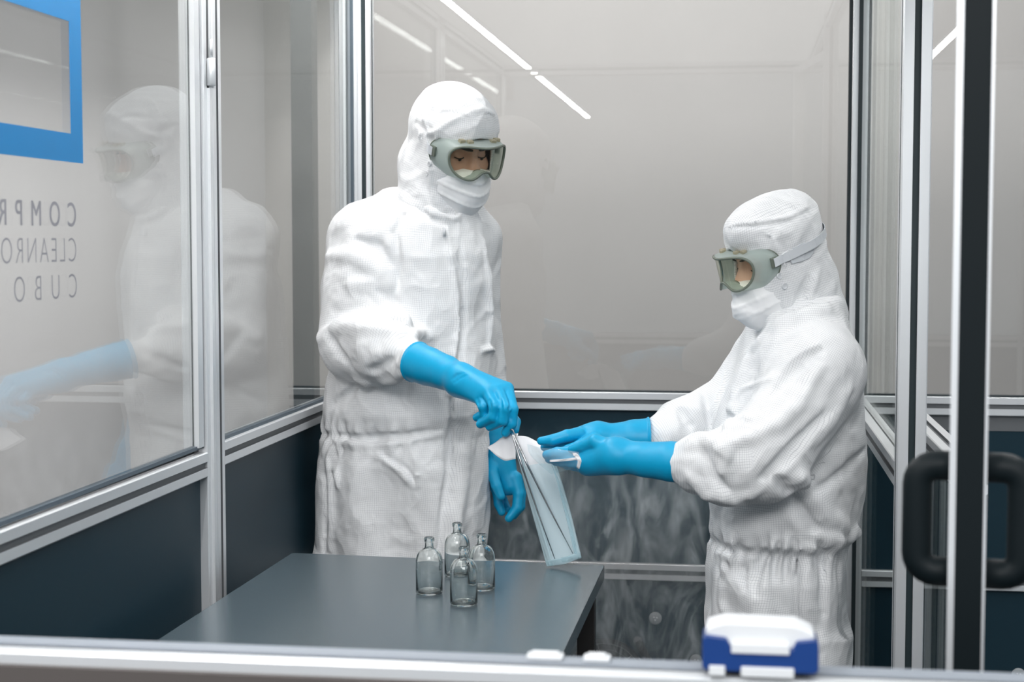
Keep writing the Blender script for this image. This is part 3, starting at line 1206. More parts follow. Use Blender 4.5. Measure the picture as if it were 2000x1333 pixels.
def goggles(hd, person, strap_in):
    s = hd.s
    w = hd.w
    # lens outline in (x, z): rounded frame with a nose notch
    half = [(0.000, .0335), (.030, .0345), (.052, .034), (.066, .029), (.075, .018), (.0775, .004), (.0755, -.012),
            (.068, -.028), (.056, -.0385), (.042, -.043), (.029, -.0415), (.019, -.034), (.011, -.025), (.000, -.0215)]
    ring = half + [(-x, z) for x, z in half[-2:0:-1]]
    n = len(ring)
    # smooth it
    R = np.array(ring)
    for _ in range(2):
        R = np.concatenate([[0.75 * R[i] + 0.25 * R[(i + 1) % len(R)], 0.25 * R[i] + 0.75 * R[(i + 1) % len(R)]] for i in range(len(R))])
    n = len(R)

    def yy(x):
        return .142 - 7.2 * x * x

    def loop(k, dy, dz=0.0):
        return [(x * k, yy(x) + dy, z * k + dz) for x, z in R]
    secs = [loop(1.0, 0.0), loop(1.035, -.006), loop(1.05, -.016)]
    # rear skirt against the face
    rear = []
    for x, z in R:
        bx, bz = x * 1.18, z * 1.22
        fy = .100 - 9.5 * bx * bx * .78
        if abs(x) < .02 and z < 0:
            fy += .012
        rear.append((bx, fy, bz))
    mid = [tuple(0.5 * np.array(a) + 0.5 * np.array(b)) for a, b in zip(secs[-1], rear)]
    secs += [mid, rear]
    g = empty('goggles', w((0, .13, 0)), person)
    V, F = [], []
    for sec in secs:
        V += [w(p) for p in sec]
    for i in range(len(secs) - 1):
        for k in range(n):
            F.append((i * n + k, i * n + (k + 1) % n, (i + 1) * n + (k + 1) % n, (i + 1) * n + k))
    body = link_mesh('goggle_body', V, F, M['pvc'], g, True)
    md = body.modifiers.new('wall', 'SOLIDIFY')
    md.thickness = .0022
    md.offset = 0
    rim = MB().tube([w((x, yy(x) + .001, z)) for x, z in R], .0030 * s, 8, True)
    rim.build('lens_rim', M['pvc_rim'], g, True)
    rim2 = MB().tube([w(p) for p in rear], .0020 * s, 6, True)
    rim2.build('face_seal', M['pvc_rim'], g, True)
    # lens: fan of curved strips
    lv, lf = [], []
    m = 14
    for k in range(m + 1):
        t = k / m
        for x, z in R:
            xx, zz = x * t, (z + .002) * t - .002
            lv.append(w((xx, yy(xx) - .001, zz)))
    for k in range(m):
        for i in range(n):
            lf.append((k * n + i, k * n + (i + 1) % n, (k + 1) * n + (i + 1) % n, (k + 1) * n + i))
    link_mesh('lens', lv, lf, M['lens'], g, True)
    # vents along the top and the strap clips
    for x in (-.046, -.030, .030, .046):
        c = np.array([x * 1.06, yy(x) - .026, .0405])
        mb = MB()
        o = [w(c + np.array([dx, dy, dz])) for dz in (-.004, .004) for dx, dy in ((-.007, -.006), (.007, -.006), (.007, .006), (-.007, .006))]
        mb.add(o, [(3, 2, 1, 0), (4, 5, 6, 7), (0, 1, 5, 4), (1, 2, 6, 5), (2, 3, 7, 6), (3, 0, 4, 7)])
        mb.build('vent_cap', M['vent'], g, bevel=.0015)
    for q in (-1, 1):
        c = np.array([q * .0905, .052, .004])
        mb = MB()
        o = [w(c + np.array([dx, dy, dz])) for dz in (-.012, .012) for dx, dy in ((-.003, -.010), (.003, -.010), (.003, .010), (-.003, .010))]
        mb.add(o, [(3, 2, 1, 0), (4, 5, 6, 7), (0, 1, 5, 4), (1, 2, 6, 5), (2, 3, 7, 6), (3, 0, 4, 7)])
        mb.build('strap_clip', M['pvc_rim'], g, bevel=.0015)
    # strap round the back of the hood
    sv, sf = [], []
    m = 40
    for k in range(m + 1):
        a = math.radians(28) + (2 * math.pi - math.radians(56)) * k / m
        x, y = .099 * math.sin(a), -.014 + .115 * math.cos(a)
        x = max(-.0985, min(.0985, x * 1.04))
        z = .004 + .034 * (1 - math.cos(a - math.radians(28) if a < math.pi else 2 * math.pi - math.radians(28) - a)) * .5
        if y > .045:
            t = min(1, (y - .045) / .05)
            x = math.copysign(.0985 - .004 * t, x)
            y = .045 + (y - .045) * .25
        if strap_in and y < .03:
            x, y = x * .86, y * .9
        sv += [w((x, y, z - .0098)), w((x, y, z + .0098))]
    for k in range(m):
        sf.append((2 * k, 2 * k + 2, 2 * k + 3, 2 * k + 1))
    st = link_mesh('strap', sv, sf, M['strap'], g, False)
    md = st.modifiers.new('wall', 'SOLIDIFY')
    md.thickness = .0010
    md.offset = 0


def clear_plastic(name, tint, mix, rough=0.1, diff=(0.5, 0.55, 0.52)):
    """thin tinted plastic: part clear, part milky"""
    m, nt, b = mat(name)
    b.inputs['Base Color'].default_value = (*diff, 1)
    b.inputs['Roughness'].default_value = rough
    tr = N(nt, 'ShaderNodeBsdfTransparent')
    tr.inputs['Color'].default_value = (*tint, 1)
    mx = N(nt, 'ShaderNodeMixShader')
    mx.inputs[0].default_value = mix
    out = nt.nodes['Material Output']
    nt.links.new(tr.outputs[0], mx.inputs[1])
    nt.links.new(b.outputs[0], mx.inputs[2])
    nt.links.new(mx.outputs[0], out.inputs[0])
    return m


M['pvc'] = clear_plastic('frosted_green_pvc', (0.84, 0.88, 0.85), 0.44, 0.3, (0.55, 0.62, 0.60))
M['pvc_rim'] = clear_plastic('green_pvc_rim', (0.45, 0.50, 0.42), 0.72, 0.25, (0.20, 0.23, 0.19))
M['lens'] = glass_pane('smoky_goggle_lens', (0.90, 0.90, 0.82), 1.35)
M['vent'] = clear_plastic('amber_vent', (0.80, 0.74, 0.55), 0.55, 0.3, (0.50, 0.47, 0.36))

# ---- the taller person ----------------------------------------------------
DM = 3.72
man = tag(empty('person', (P(800, 900, DM)[0], DM, 0.0)),
          'tall person in white hooded coverall lowering tweezers into a pouch with a blue gloved hand', 'person')


def rows_from(px_rows, D, depth):
    out = []
    for (py, l, r, *rest) in px_rows:
        dd = rest[0] if rest else D
        b = rest[1] if len(rest) > 1 else depth
        a, c = P(l, py, dd), P(r, py, dd)
        out.append((a[2] * .5 + c[2] * .5, (a[0] + c[0]) / 2, dd, (c[0] - a[0]) / 2, b))
    return out


def coverall_man():
    f = Field((-1.06, 3.30, 0.0), (-.42, 4.02, 1.78), 0.0054)
    wz = P(800, 846, DM)[2]

    def fold(ang, Z):
        g = np.exp(-((Z - wz) / .035) ** 2)
        return (.006 * np.sin(ang * 23 + 3 * np.sin(ang * 5)) + .004 * np.sin(ang * 41)) * g + \
            .006 * np.sin(ang * 7 + Z * 6) * np.clip((wz - Z) / .1, 0, 1) + .004 * np.sin(ang * 5 + Z * 16 + 1.0)
    rows = rows_from([(392, 775, 925, DM, .085), (410, 740, 930, DM, .115), (440, 700, 942, DM, .135), (500, 675, 955), (560, 660, 962), (650, 655, 965),
                      (740, 645, 966), (800, 640, 958), (832, 640, 950, DM, .150), (846, 646, 944, DM, .143), (862, 638, 946, DM, .150), (900, 628, 948),
                      (960, 624, 950), (1040, 623, 949), (1120, 626, 945)], DM, .160)
    f.loft(rows, .02, fold=fold, sq=2.2)
    hipz = P(780, 1120, DM)[2]
    for q, x in ((-1, P(700, 1120, DM)[0]), (1, P(870, 1120, DM)[0])):
        def lf(ang, Z):
            return .006 * np.sin(ang * 4 + Z * 14 + q)
        f.loft([(.0, x + q * .01, DM - .02, .085, .10), (.12, x + q * .01, DM, .088, .10), (.45, x, DM, .085, .095), (hipz + .03, x, DM, .10, .14)], .04, fold=lf)
    # right arm reaching across
    sh, el, wr = P(705, 455, 3.66), P(700, 668, 3.60), P(822, 708, 3.40)
    f.cone(P(770, 420, DM), P(712, 470, 3.68), .070, .086, .05)
    f.chain([P(712, 470, 3.67), P(694, 560, 3.63), el], [.084, .083, .082], .03)
    f.chain([el, P(748, 676, 3.52), P(764, 684, 3.49)], [.086, .083, .061], .03)
    f.chain([P(764, 684, 3.49), P(797, 700, 3.435), P(850, 718, 3.37)], [.060, .034, .028], .012)
    # left arm hanging behind
    f.cone(P(880, 415, DM), P(918, 470, 3.80), .06, .075, .05)
    f.chain([P(918, 470, 3.80), P(928, 620, 3.84), P(944, 720, 3.82), P(955, 830, 3.78)], [.075, .065, .058, .045], .025)
    # base of the stand-up collar
    A = lambda path, r=.010, dp=.006, k=.014: f.crease(path, r * 1.1, dp * 1.35, k * .75, 'add')
    Cc = lambda path, r=.010, dp=.008, k=.014: f.crease(path, r * 1.15, dp * 1.6, k * .6, 'cut')
    # zip flap and front placket
    A([(872, 440), (880, 500), (892, 580), (896, 650), (882, 720), (874, 770)], .008, .004, .008)
    Cc([(900, 470), (906, 560), (908, 640), (895, 720)], .008, .004)
    Cc([(800, 372), (815, 400), (842, 428), (872, 442)], .006, .005, .006)
    A([(808, 372), (824, 398), (846, 418), (872, 430)], .006, .004, .006)
    Cc([(846, 398), (866, 412), (890, 418), (904, 412)], .008, .008, .006)
    A([(838, 404), (858, 420), (880, 428), (893, 426), (906, 410), (918, 402), (932, 414), (942, 432)], .007, .005, .006)
    # raglan seam and sleeve folds
    Cc([(788, 420), (772, 455), (776, 520), (770, 590), (778, 640)], .012, .010)
    A([(640, 500), (690, 500), (740, 530), (776, 575)], .016, .010, .025)
    Cc([(700, 470), (738, 480), (764, 515)], .012, .010, .02)
    A([(690, 560), (725, 555), (760, 590), (790, 625)], .016, .010, .025)
    Cc([(740, 570), (772, 590)], .010, .008, .02)
    Cc([(640, 640), (660, 610), (700, 600), (735, 600)], .010, .008, .02)
    A([(628, 660), (660, 640), (720, 640), (780, 650)], .014, .008, .025)
    Cc([(640, 650), (662, 690), (690, 725)], .012, .010, .02)
    A([(700, 740), (735, 748), (770, 738), (786, 728)], .014, .008, .02)
    Cc([(730, 725), (765, 705), (790, 665)], .010, .008, .02)
    A([(806, 655), (822, 650), (838, 658)], .012, .008, .01)
    Cc([(690, 760), (660, 800)], .010, .008, .02)
    Cc([(700, 745), (684, 770), (650, 790)], .009, .007, .015)
    # waist gathers, apron fold and skirt folds
    A([(650, 866), (720, 870), (790, 862), (860, 848)], .010, .005, .014)
    Cc([(660, 850), (720, 858), (790, 852), (860, 840)], .008, .006, .012)
    Cc([(640, 850), (650, 890), (652, 930)], .009, .008, .012)
    A([(650, 870), (656, 910), (660, 950)], .008, .006, .012)
    A([(738, 890), (780, 920), (806, 950)], .008, .006, .010)
    Cc([(750, 890), (790, 915), (815, 945)], .006, .005, .010)
    A([(800, 868), (815, 910), (818, 948)], .007, .005, .010)
    Cc([(880, 780), (885, 850), (878, 930), (866, 1000), (855, 1075)], .012, .011, .014)
    A([(900, 780), (902, 850), (898, 930), (890, 1000), (880, 1075)], .018, .010, .025)
    A([(640, 900), (648, 980), (645, 1075)], .010, .007, .015)
    Cc([(632, 930), (636, 1000), (632, 1075)], .008, .008, .012)
    A([(944, 470), (955, 540), (960, 620), (955, 680)], .010, .007, .015)
    A([(944, 685), (960, 682), (974, 690)], .008, .007, .008)
    # boots
    for x in (P(700, 1120, DM)[0] - .01, P(870, 1120, DM)[0] + .01):
        f.ell((x, DM - .07, .045), np.eye(3), (.062, .145, .045), .03)
    V, F = f.mesh()
    V = wrinkles(V, normals(V, F), .0052, 13, 3, (1, 1, .6))
    V = wrinkles(V, normals(V, F), .0022, 34, 4, (1, 1, .6))
    V = relax(V, F, 1, .25)
    V[:, 2] = np.maximum(V[:, 2], 0.0)
    frames = [((P(790, 900, DM)[0], DM, 0.), (P(790, 900, DM)[0], DM, 1.7), .19, (0, 1, 0), -.0),
              (P(690, 455, 3.67), el, .085, (1, .3, 0), -.01), (el, wr, .085, (0, 1, 0), -.01),
              (P(918, 470, 3.80), P(955, 830, 3.78), .065, (-1, 0, 0), .0)]
    o = link_mesh('coverall', V, F, M['cloth'], man, True)
    # angle wraps at the back of the torso, away from the front
    g = grid_coords(V, [(a, b, r, -np.array(ref) if i == 0 else ref, bi) for i, (a, b, r, ref, bi) in enumerate(frames)])
    set_gc(o, g)
    # zip puller
    zp = f.hit(868, 455)
    if zp is not None:
        MB().tube([zp + np.array([0, -.006, .012]), zp + np.array([.001, -.008, -.008])], [.003, .0045], 8).build('zip_puller', M['snap'], o, True)
    return f


FM = coverall_man()
hd_m = Head(P(884, 282, 3.68), math.radians(46), math.radians(20), math.radians(4), 1.0)
build_head(hd_m, man, P(842, 405, 3.70), 'skin', None, .11, 1.15, 'cloth', hood_rows=((P(824, 318, 3.70), .046, .04),), seed=2, strap_in=True,
           hood_seams=(([(881, 173), (851, 197), (838, 223), (832, 262)], .006, .0035, 'add'), ([(842, 262), (871, 243), (905, 223), (942, 214), (962, 222)], .007, .004, 'add'),
                       ([(842, 300), (841, 365), (852, 400)], .005, .003, 'add'), ([(812, 240), (830, 262), (842, 280)], .008, .005, 'cut'), ([(840, 224), (880, 218), (905, 222)], .005, .003, 'cut')))

# right glove: fist closed on the tweezers
G = lambda lst, D=None: [P(*q) for q in lst]
kn = {'i': (990, 760, 3.27), 'm': (972, 764, 3.255), 'r': (953, 768, 3.25), 'p': (936, 778, 3.26)}
wrist = (898, 741, 3.325)
glove_mesh((G([(809, 706, 3.415), (836, 716, 3.39), (870, 728, 3.355), wrist]), [.0445, .0420, .0375, .0320]),
           [(G([wrist, kn['i']]), [.030, .0150]), (G([(900, 738, 3.315), kn['m']]), [.028, .0150]),
            (G([(900, 745, 3.315), kn['r']]), [.028, .0145]), (G([(900, 750, 3.32), kn['p']]), [.027, .0135]),
            (G([(925, 752, 3.33), (962, 778, 3.315)]), [.028, .022])],
           [(G([kn['p'], (944, 795, 3.24), (946, 808, 3.245), (931, 816, 3.262)]), [.0125, .0110, .0100, .0088]),
            (G([kn['r'], (966, 794, 3.222), (963, 815, 3.225), (938, 829, 3.250)]), [.0135, .0120, .0110, .0092]),
            (G([kn['m'], (987, 798, 3.218), (982, 822, 3.222), (957, 834, 3.245)]), [.0140, .0122, .0112, .0095]),
            (G([kn['i'], (1001, 800, 3.235), (999, 828, 3.235), (987, 846, 3.238)]), [.0140, .0122, .0112, .0092]),
            (G([(950, 775, 3.33), (990, 805, 3.30), (1006, 825, 3.275), (1005, 840, 3.258)]), [.022, .0150, .0120, .0100])],
           man, lines=(([(882, 742), (892, 733), (905, 728)], .0042, .0030), ([(886, 748), (897, 738), (910, 733)], .0042, .0030), ([(931, 780), (934, 792)], .0040, .0028),
                       ([(956, 782), (957, 806)], .0042, .0030), ([(978, 780), (978, 812)], .0042, .0030), ([(996, 782), (997, 818)], .0042, .0030)))
# left glove hanging open at the side
glove_mesh((G([(952, 800, 3.78), (958, 840, 3.77), (968, 880, 3.76), (975, 905, 3.755)]), [.047, .043, .036, .034]),
           [(G([(972, 895, 3.755), (972, 950, 3.75)]), [.030, .020]), (G([(978, 895, 3.755), (1000, 950, 3.735)]), [.030, .020]),
            (G([(976, 900, 3.755), (988, 950, 3.74)]), [.030, .020])],
           [(G([(970, 935, 3.755), (971, 962, 3.75), (974, 985, 3.745), (980, 1001, 3.74)]), [.017, .0125, .0115, .0095]),
            (G([(976, 940, 3.78), (978, 965, 3.785), (985, 985, 3.78), (992, 995, 3.77)]), [.017, .0120, .0110, .0090]),
            (G([(1004, 935, 3.735), (1013, 965, 3.725), (1010, 993, 3.715), (994, 1013, 3.705)]), [.018, .0135, .0125, .0100]),
            (G([(1006, 935, 3.755), (1017, 965, 3.76), (1016, 990, 3.755), (1003, 1008, 3.745)]), [.018, .0130, .0120, .0095]),
            (G([(962, 900, 3.74), (962, 925, 3.71), (970, 950, 3.695), (978, 970, 3.69)]), [.020, .0145, .0125, .0105])],
           man)

# ---- the shorter person -----------------------------------------------------
DW = 3.10
woman = tag(empty('person', (P(1520, 1100, DW)[0], DW, 0.0)),
            'shorter person in white hooded coverall holding the sterile pouch with both blue gloves', 'person')


def coverall_woman():
    f = Field((-.36, 2.70, 0.0), (.30, 3.44, 1.48), 0.0050)
    wz = P(1520, 1058, DW)[2]

    def fold(ang, Z):
        g = np.exp(-((Z - wz) / .035) ** 2)
        return (.006 * np.sin(ang * 25 + 3 * np.sin(ang * 4)) + .004 * np.sin(ang * 37)) * g + \
            .005 * np.sin(ang * 8 + Z * 7) * np.clip((wz - Z) / .1, 0, 1) + .004 * np.sin(ang * 5 + Z * 14 + 2)
    rows = rows_from([(598, 1515, 1640, DW, .075), (622, 1488, 1652, DW, .110), (660, 1468, 1664, DW, .150), (700, 1452, 1676, DW, .175), (760, 1425, 1688, DW, .185),
                      (830, 1400, 1688, DW, .185), (900, 1385, 1686), (960, 1382, 1684), (1010, 1384, 1680), (1040, 1388, 1672), (1056, 1396, 1654, DW, .15),
                      (1072, 1388, 1652, DW, .155), (1110, 1381, 1653), (1200, 1381, 1652), (1260, 1384, 1650)], DW, .175)
    f.loft(rows, .02, fold=fold, sq=2.3)
    for q, y in ((-1, DW - .085), (1, DW + .085)):
        x0 = P(1518, 1250, DW)[0]
        hz = P(1518, 1250, DW)[2]
        f.loft([(.0, x0, y, .10, .085), (.12, x0, y, .098, .085), (.42, x0, y, .10, .085), (hz + .03, x0, y, .128, .095)], .04,
               fold=lambda ang, Z: .006 * np.sin(ang * 4 + Z * 15 + q))
        f.ell((x0 - .05, y, .042), np.eye(3), (.13, .055, .042), .03)
    # near (left) arm
    f.cone(P(1580, 650, DW - .05), P(1600, 722, 2.955), .07, .078, .05)
    f.chain([P(1600, 722, 2.955), P(1560, 800, 2.915), P(1490, 890, 2.88)], [.080, .078, .080], .03)
    f.chain([P(1490, 890, 2.88), P(1420, 912, 2.87), P(1372, 906, 2.87), P(1348, 905, 2.875)], [.078, .070, .056, .033], .020)
    f.cone(P(1348, 905, 2.875), P(1320, 903, 2.88), .033, .028, .02)
    # far (right) arm
    f.cone(P(1520, 650, DW + .06), P(1500, 720, 3.24), .06, .075, .05)
    f.chain([P(1500, 720, 3.24), P(1430, 795, 3.22), P(1340, 838, 3.18)], [.075, .066, .062], .03)
    f.chain([P(1340, 838, 3.18), P(1300, 852, 3.15), P(1275, 856, 3.14), P(1240, 856, 3.13)], [.060, .050, .034, .028], .02)
    # collar
    f.chain([P(1508, 622, 3.02), P(1530, 632, 2.985), P(1570, 618, 2.97), P(1610, 603, 2.99), P(1632, 592, 3.05)], [.014, .017, .017, .017, .018], .02)
    A = lambda path, r=.010, dp=.006, k=.014: f.crease(path, r * 1.1, dp * 1.35, k * .75, 'add')
    Cc = lambda path, r=.010, dp=.008, k=.014: f.crease(path, r * 1.15, dp * 1.6, k * .6, 'cut')
    Cc([(1600, 685), (1560, 710), (1530, 745), (1510, 770)], .010, .009, .015)
    A([(1500, 640), (1470, 690), (1440, 760), (1420, 840), (1410, 920)], .009, .005, .012)
    A([(1424, 800), (1450, 814), (1466, 818)], .005, .004, .006)
    A([(1430, 800), (1450, 760), (1505, 740)], .004, .003, .006)
    A([(1600, 720), (1560, 790), (1520, 830), (1470, 855), (1420, 870)], .012, .008, .02)
    Cc([(1640, 790), (1580, 850), (1530, 900), (1490, 935)], .012, .011, .016)
    A([(1660, 760), (1610, 830), (1560, 880)], .012, .007, .02)
    A([(1345, 872), (1370, 862), (1400, 868), (1420, 890)], .013, .009, .014)
    Cc([(1378, 890), (1392, 930), (1420, 958)], .010, .008, .015)
    A([(1350, 930), (1380, 965), (1430, 974), (1480, 960)], .011, .007, .015)
    Cc([(1520, 940), (1560, 985), (1590, 1030), (1600, 1045)], .011, .009, .016)
    A([(1560, 930), (1610, 1000), (1650, 1030)], .014, .008, .02)
    A([(1600, 1050), (1640, 1058), (1672, 1040)], .012, .008, .014)
    Cc([(1690, 880), (1640, 930), (1590, 960)], .010, .008, .016)
    Cc([(1330, 800), (1345, 830), (1350, 850)], .009, .008, .014)
    Cc([(1378, 770), (1385, 820), (1390, 850)], .008, .007, .014)
    for (x0, x1, y1) in ((1400, 1412, 1180), (1440, 1455, 1150), (1480, 1474, 1160), (1556, 1562, 1300), (1600, 1608, 1200), (1640, 1640, 1180)):
        Cc([(x0, 1060), ((x0 + x1) / 2, 1100), (x1, y1)], .008, .007, .014)
    A([(1570, 1070), (1575, 1150), (1572, 1240)], .012, .007, .02)
    A([(1408, 1075), (1415, 1130), (1412, 1190)], .010, .007, .016)
    A([(1400, 1080), (1440, 1098), (1470, 1092)], .009, .006, .012)
    V, F = f.mesh()
    V = wrinkles(V, normals(V, F), .0048, 14, 13, (1, 1, .6))
    V = wrinkles(V, normals(V, F), .0020, 36, 14, (1, 1, .6))
    V = relax(V, F, 1, .25)
    V[:, 2] = np.maximum(V[:, 2], 0.0)
    V[:, 0] = np.minimum(V[:, 0], XR - .004)
    frames = [((P(1530, 900, DW)[0], DW, 0.), (P(1530, 900, DW)[0], DW, 1.5), .16, (0, -1, 0), 0.),
              (P(1600, 722, 2.955), P(1490, 890, 2.88), .08, (0, -1, .2), -.01),
              (P(1490, 890, 2.88), P(1348, 905, 2.875), .075, (0, -1, 0), -.012),
              (P(1500, 720, 3.24), P(1340, 838, 3.18), .07, (0, -1, 0), .0), (P(1340, 838, 3.18), P(1275, 856, 3.14), .06, (0, -1, 0), 0.)]
    o = link_mesh('coverall', V, F, M['cloth_w'], woman, True)
    set_gc(o, grid_coords(V, frames))
    p = f.hit(1448, 736)
    if p is not None:
        MB().lathe([(0.004, -.002), (.004, .001), (0, .0016)], p, (-.5, -.8, 0), 12).build('snap_stud', M['snap'], o, True)
    return f


FW = coverall_woman()
hd_w = Head(P(1513, 500, 3.06), math.radians(-62), math.radians(16), math.radians(-2), 0.83)
build_head(hd_w, woman, P(1580, 620, 3.09), 'skin_pale', None, .10, .7, 'cloth_w', asleep=True, seed=9, hood_rows=((P(1556, 408, 3.07), .026, .04), (P(1446, 446, 3.0), .026, .035)),
           hood_seams=(([(1426, 439), (1487, 435), (1539, 426), (1589, 400)], .0045, .003, 'add'), ([(1432, 445), (1487, 441), (1541, 432), (1590, 406)], .003, .0022, 'cut'),
                       ([(1580, 545), (1562, 590), (1550, 615)], .010, .009, 'cut'), ([(1596, 530), (1582, 580), (1590, 610)], .008, .005, 'add')),
           patches=(([(1540, 496), (1548, 484), (1566, 474), (1580, 473), (1590, 480), (1590, 494), (1582, 505), (1566, 512), (1545, 517)], 'ear_panel', 'strap'),
                    ([(1522, 499), (1538, 488), (1563, 482), (1563, 498), (1540, 499)], 'strap_end', 'white_plastic')))

# near glove (left hand) under the film
glove_mesh((G([(1343, 905, 2.875), (1310, 902, 2.885), (1260, 898, 2.90), (1203, 890, 2.92)]), [.0385, .0365, .0325, .0290]),
           [(G([(1203, 892, 2.92), (1150, 903, 2.95)]), [.029, .0225]), (G([(1203, 886, 2.92), (1150, 880, 2.965)]), [.028, .018]),
            (G([(1203, 895, 2.92), (1145, 912, 2.96)]), [.027, .0150])],
           [(G([(1185, 876, 2.925), (1163, 863, 2.93), (1140, 872, 2.945), (1118, 878, 2.96)]), [.020, .0140, .0110, .0090]),
            (G([(1150, 888, 2.965), (1115, 884, 2.985), (1088, 885, 3.00), (1068, 889, 3.01)]), [.0150, .0120, .0108, .0090]),
            (G([(1150, 898, 2.965), (1115, 895, 2.985), (1090, 895, 3.005), (1073, 897, 3.015)]), [.0150, .0120, .0108, .0090]),
            (G([(1148, 908, 2.965), (1118, 904, 2.99), (1098, 902, 3.01), (1085, 902, 3.02)]), [.0145, .0115, .0105, .0088]),
            (G([(1146, 914, 2.970), (1124, 910, 3.00), (1108, 908, 3.015), (1098, 906, 3.025)]), [.0130, .0105, .0095, .0080])],
           woman)
# far glove (right hand) behind the pouch
glove_mesh((G([(1272, 856, 3.135), (1240, 856, 3.13), (1200, 857, 3.125), (1166, 857, 3.12)]), [.0400, .0365, .0300, .0275]),
           [(G([(1166, 857, 3.12), (1128, 858, 3.12)]), [.0275, .0190]), (G([(1166, 852, 3.12), (1125, 852, 3.105)]), [.026, .0150]),
            (G([(1166, 862, 3.12), (1128, 868, 3.13)]), [.026, .0150])],
           [(G([(1130, 850, 3.095), (1108, 852, 3.075), (1080, 860, 3.07), (1057, 862, 3.075)]), [.0150, .0125, .0110, .0085]),
            (G([(1128, 856, 3.10), (1105, 860, 3.095), (1082, 868, 3.095), (1064, 874, 3.10)]), [.0150, .0120, .0108, .0088]),
            (G([(1128, 864, 3.12), (1108, 870, 3.12), (1090, 878, 3.12), (1076, 882, 3.12)]), [.0145, .0115, .0105, .0085]),
            (G([(1130, 870, 3.13), (1114, 877, 3.135), (1100, 884, 3.135), (1090, 888, 3.135)]), [.0130, .0105, .0095, .0080]),
            (G([(1160, 862, 3.09), (1135, 872, 3.065), (1112, 880, 3.055), (1096, 884, 3.055)]), [.019, .0135, .0115, .0095])],
           woman)
# ------------------------------------------------------------------ table
ZTAB = 0.90


def onz(px, py, z):
    d = _f + _r * ((px - 1000.0) / FPX) - _u * ((py - 666.5) / FPX)
    return np.array([0, 0, CAM_Z]) + d * ((z - CAM_Z) / d[2])


cBL, cBR = onz(570, 1080.4, ZTAB), onz(1180.5, 1104.8, ZTAB)
cFL = cBL + (onz(330, 1235.6, ZTAB) - cBL) * 1.20
cFR = cBR + (onz(1095, 1286, ZTAB) - cBR) * 1.08
tb = tag(empty('work_table', (*((cBL + cFR) / 2)[:2], 0.0)), 'dark grey steel work table carrying the four glass bottles', 'table')
lip = 0.030
cs = [cFL, cFR, cBR, cBL]
v = [c for c in cs] + [c - np.array([0, 0, lip]) for c in cs]
MB().add(v, [(0, 1, 2, 3), (7, 6, 5, 4), (0, 4, 5, 1), (1, 5, 6, 2), (2, 6, 7, 3), (3, 7, 4, 0)]).build('table_top', M['table'], tb, bevel=.0015)
cen = (cBL + cFR) / 2
for c in cs:
    q = cen + (c - cen) * np.array([.90, .93, 1])
    MB().box((q[0] - .018, q[1] - .018, 0.0), (q[0] + .018, q[1] + .018, ZTAB - lip)).build('leg', M['table_leg'], tb, bevel=.002)
for a, b in ((0, 1), (1, 2), (2, 3), (3, 0)):
    qa, qb = [cen + (cs[i] - cen) * np.array([.90, .93, 1]) for i in (a, b)]
    qa[2] = qb[2] = ZTAB - lip - .03
    MB().tube([qa, qb], .014, 4).build('apron_bar', M['table_leg'], tb)


# ------------------------------------------------------------------ bottles
def real_glass():
    m = bpy.data.materials.new('bottle_glass')
    m.use_nodes = True
    nt = m.node_tree
    nt.nodes.clear()
    out = N(nt, 'ShaderNodeOutputMaterial')
    g = N(nt, 'ShaderNodeBsdfGlass')
    g.inputs['IOR'].default_value = 1.47
    g.inputs['Roughness'].default_value = 0.0
    g.inputs['Color'].default_value = (0.985, 0.995, 0.99, 1)
    nt.links.new(g.outputs[0], out.inputs[0])
    return m


M['bottle'] = real_glass()
HB, RB = 0.1075, 0.0255



def bottle_profile():
    o = [(0, 0.0015), (.018, .0005), (RB - .003, 0), (RB - .0008, .001), (RB, .004), (RB, .060)]
    for k in range(1, 9):
        a = math.pi / 2 * k / 9
        o.append((.0085 + (RB - .0085) * math.cos(a) ** .9, .060 + .026 * math.sin(a)))
    o += [(.0088, .0875), (.0082, .092), (.0082, .0985), (.0090, .0995), (.0100, .1008), (.0102, .104), (.0098, .1068), (.0088, HB)]
    t = .0016
    i = [(.0068, HB), (.0063, .105), (.0062, .092), (.0068, .0872)]
    for k in range(8, 0, -1):
        a = math.pi / 2 * k / 9
        i.append((.0068 + (RB - t - .0068) * math.cos(a) ** .9, .060 - .001 + .025 * math.sin(a)))
    i += [(RB - t, .058), (RB - t, .008), (RB - .004, .0045), (.012, .0052), (0, .0062)]
    return o + i


bsrc = None
bl = [((838.5, 1160), 'clear glass vial on the table, leftmost of the four'),
      ((893, 1126), 'clear glass vial rearmost of the four, directly behind the front one'),
      ((941, 1152), 'clear glass vial on the table, rightmost of the four'),
      ((906, 1182), 'clear glass vial nearest the viewer, in front of the other three')]
for (px, py), lab in bl:
    c = onz(px, py, ZTAB)
    if bsrc is None:
        b = MB().lathe(bottle_profile(), (*c[:2], ZTAB + .0004), seg=48).build('glass_bottle', M['bottle'], None, True, loc=(*c[:2], ZTAB + .0004))
        bsrc = b
    else:
        b = bsrc.copy()
        COL.objects.link(b)
        b.location = (*c[:2], ZTAB + .0004)
    tag(b, lab, 'bottle', 'glass vials on the table')

# ------------------------------------------------------------------ sterile pouch and tweezers
DP = 3.20
po = tag(empty('sterile_pouch', P(1105, 1098, DP)), 'opened paper and film sterile pouch hanging between the two people over the table', 'pouch')


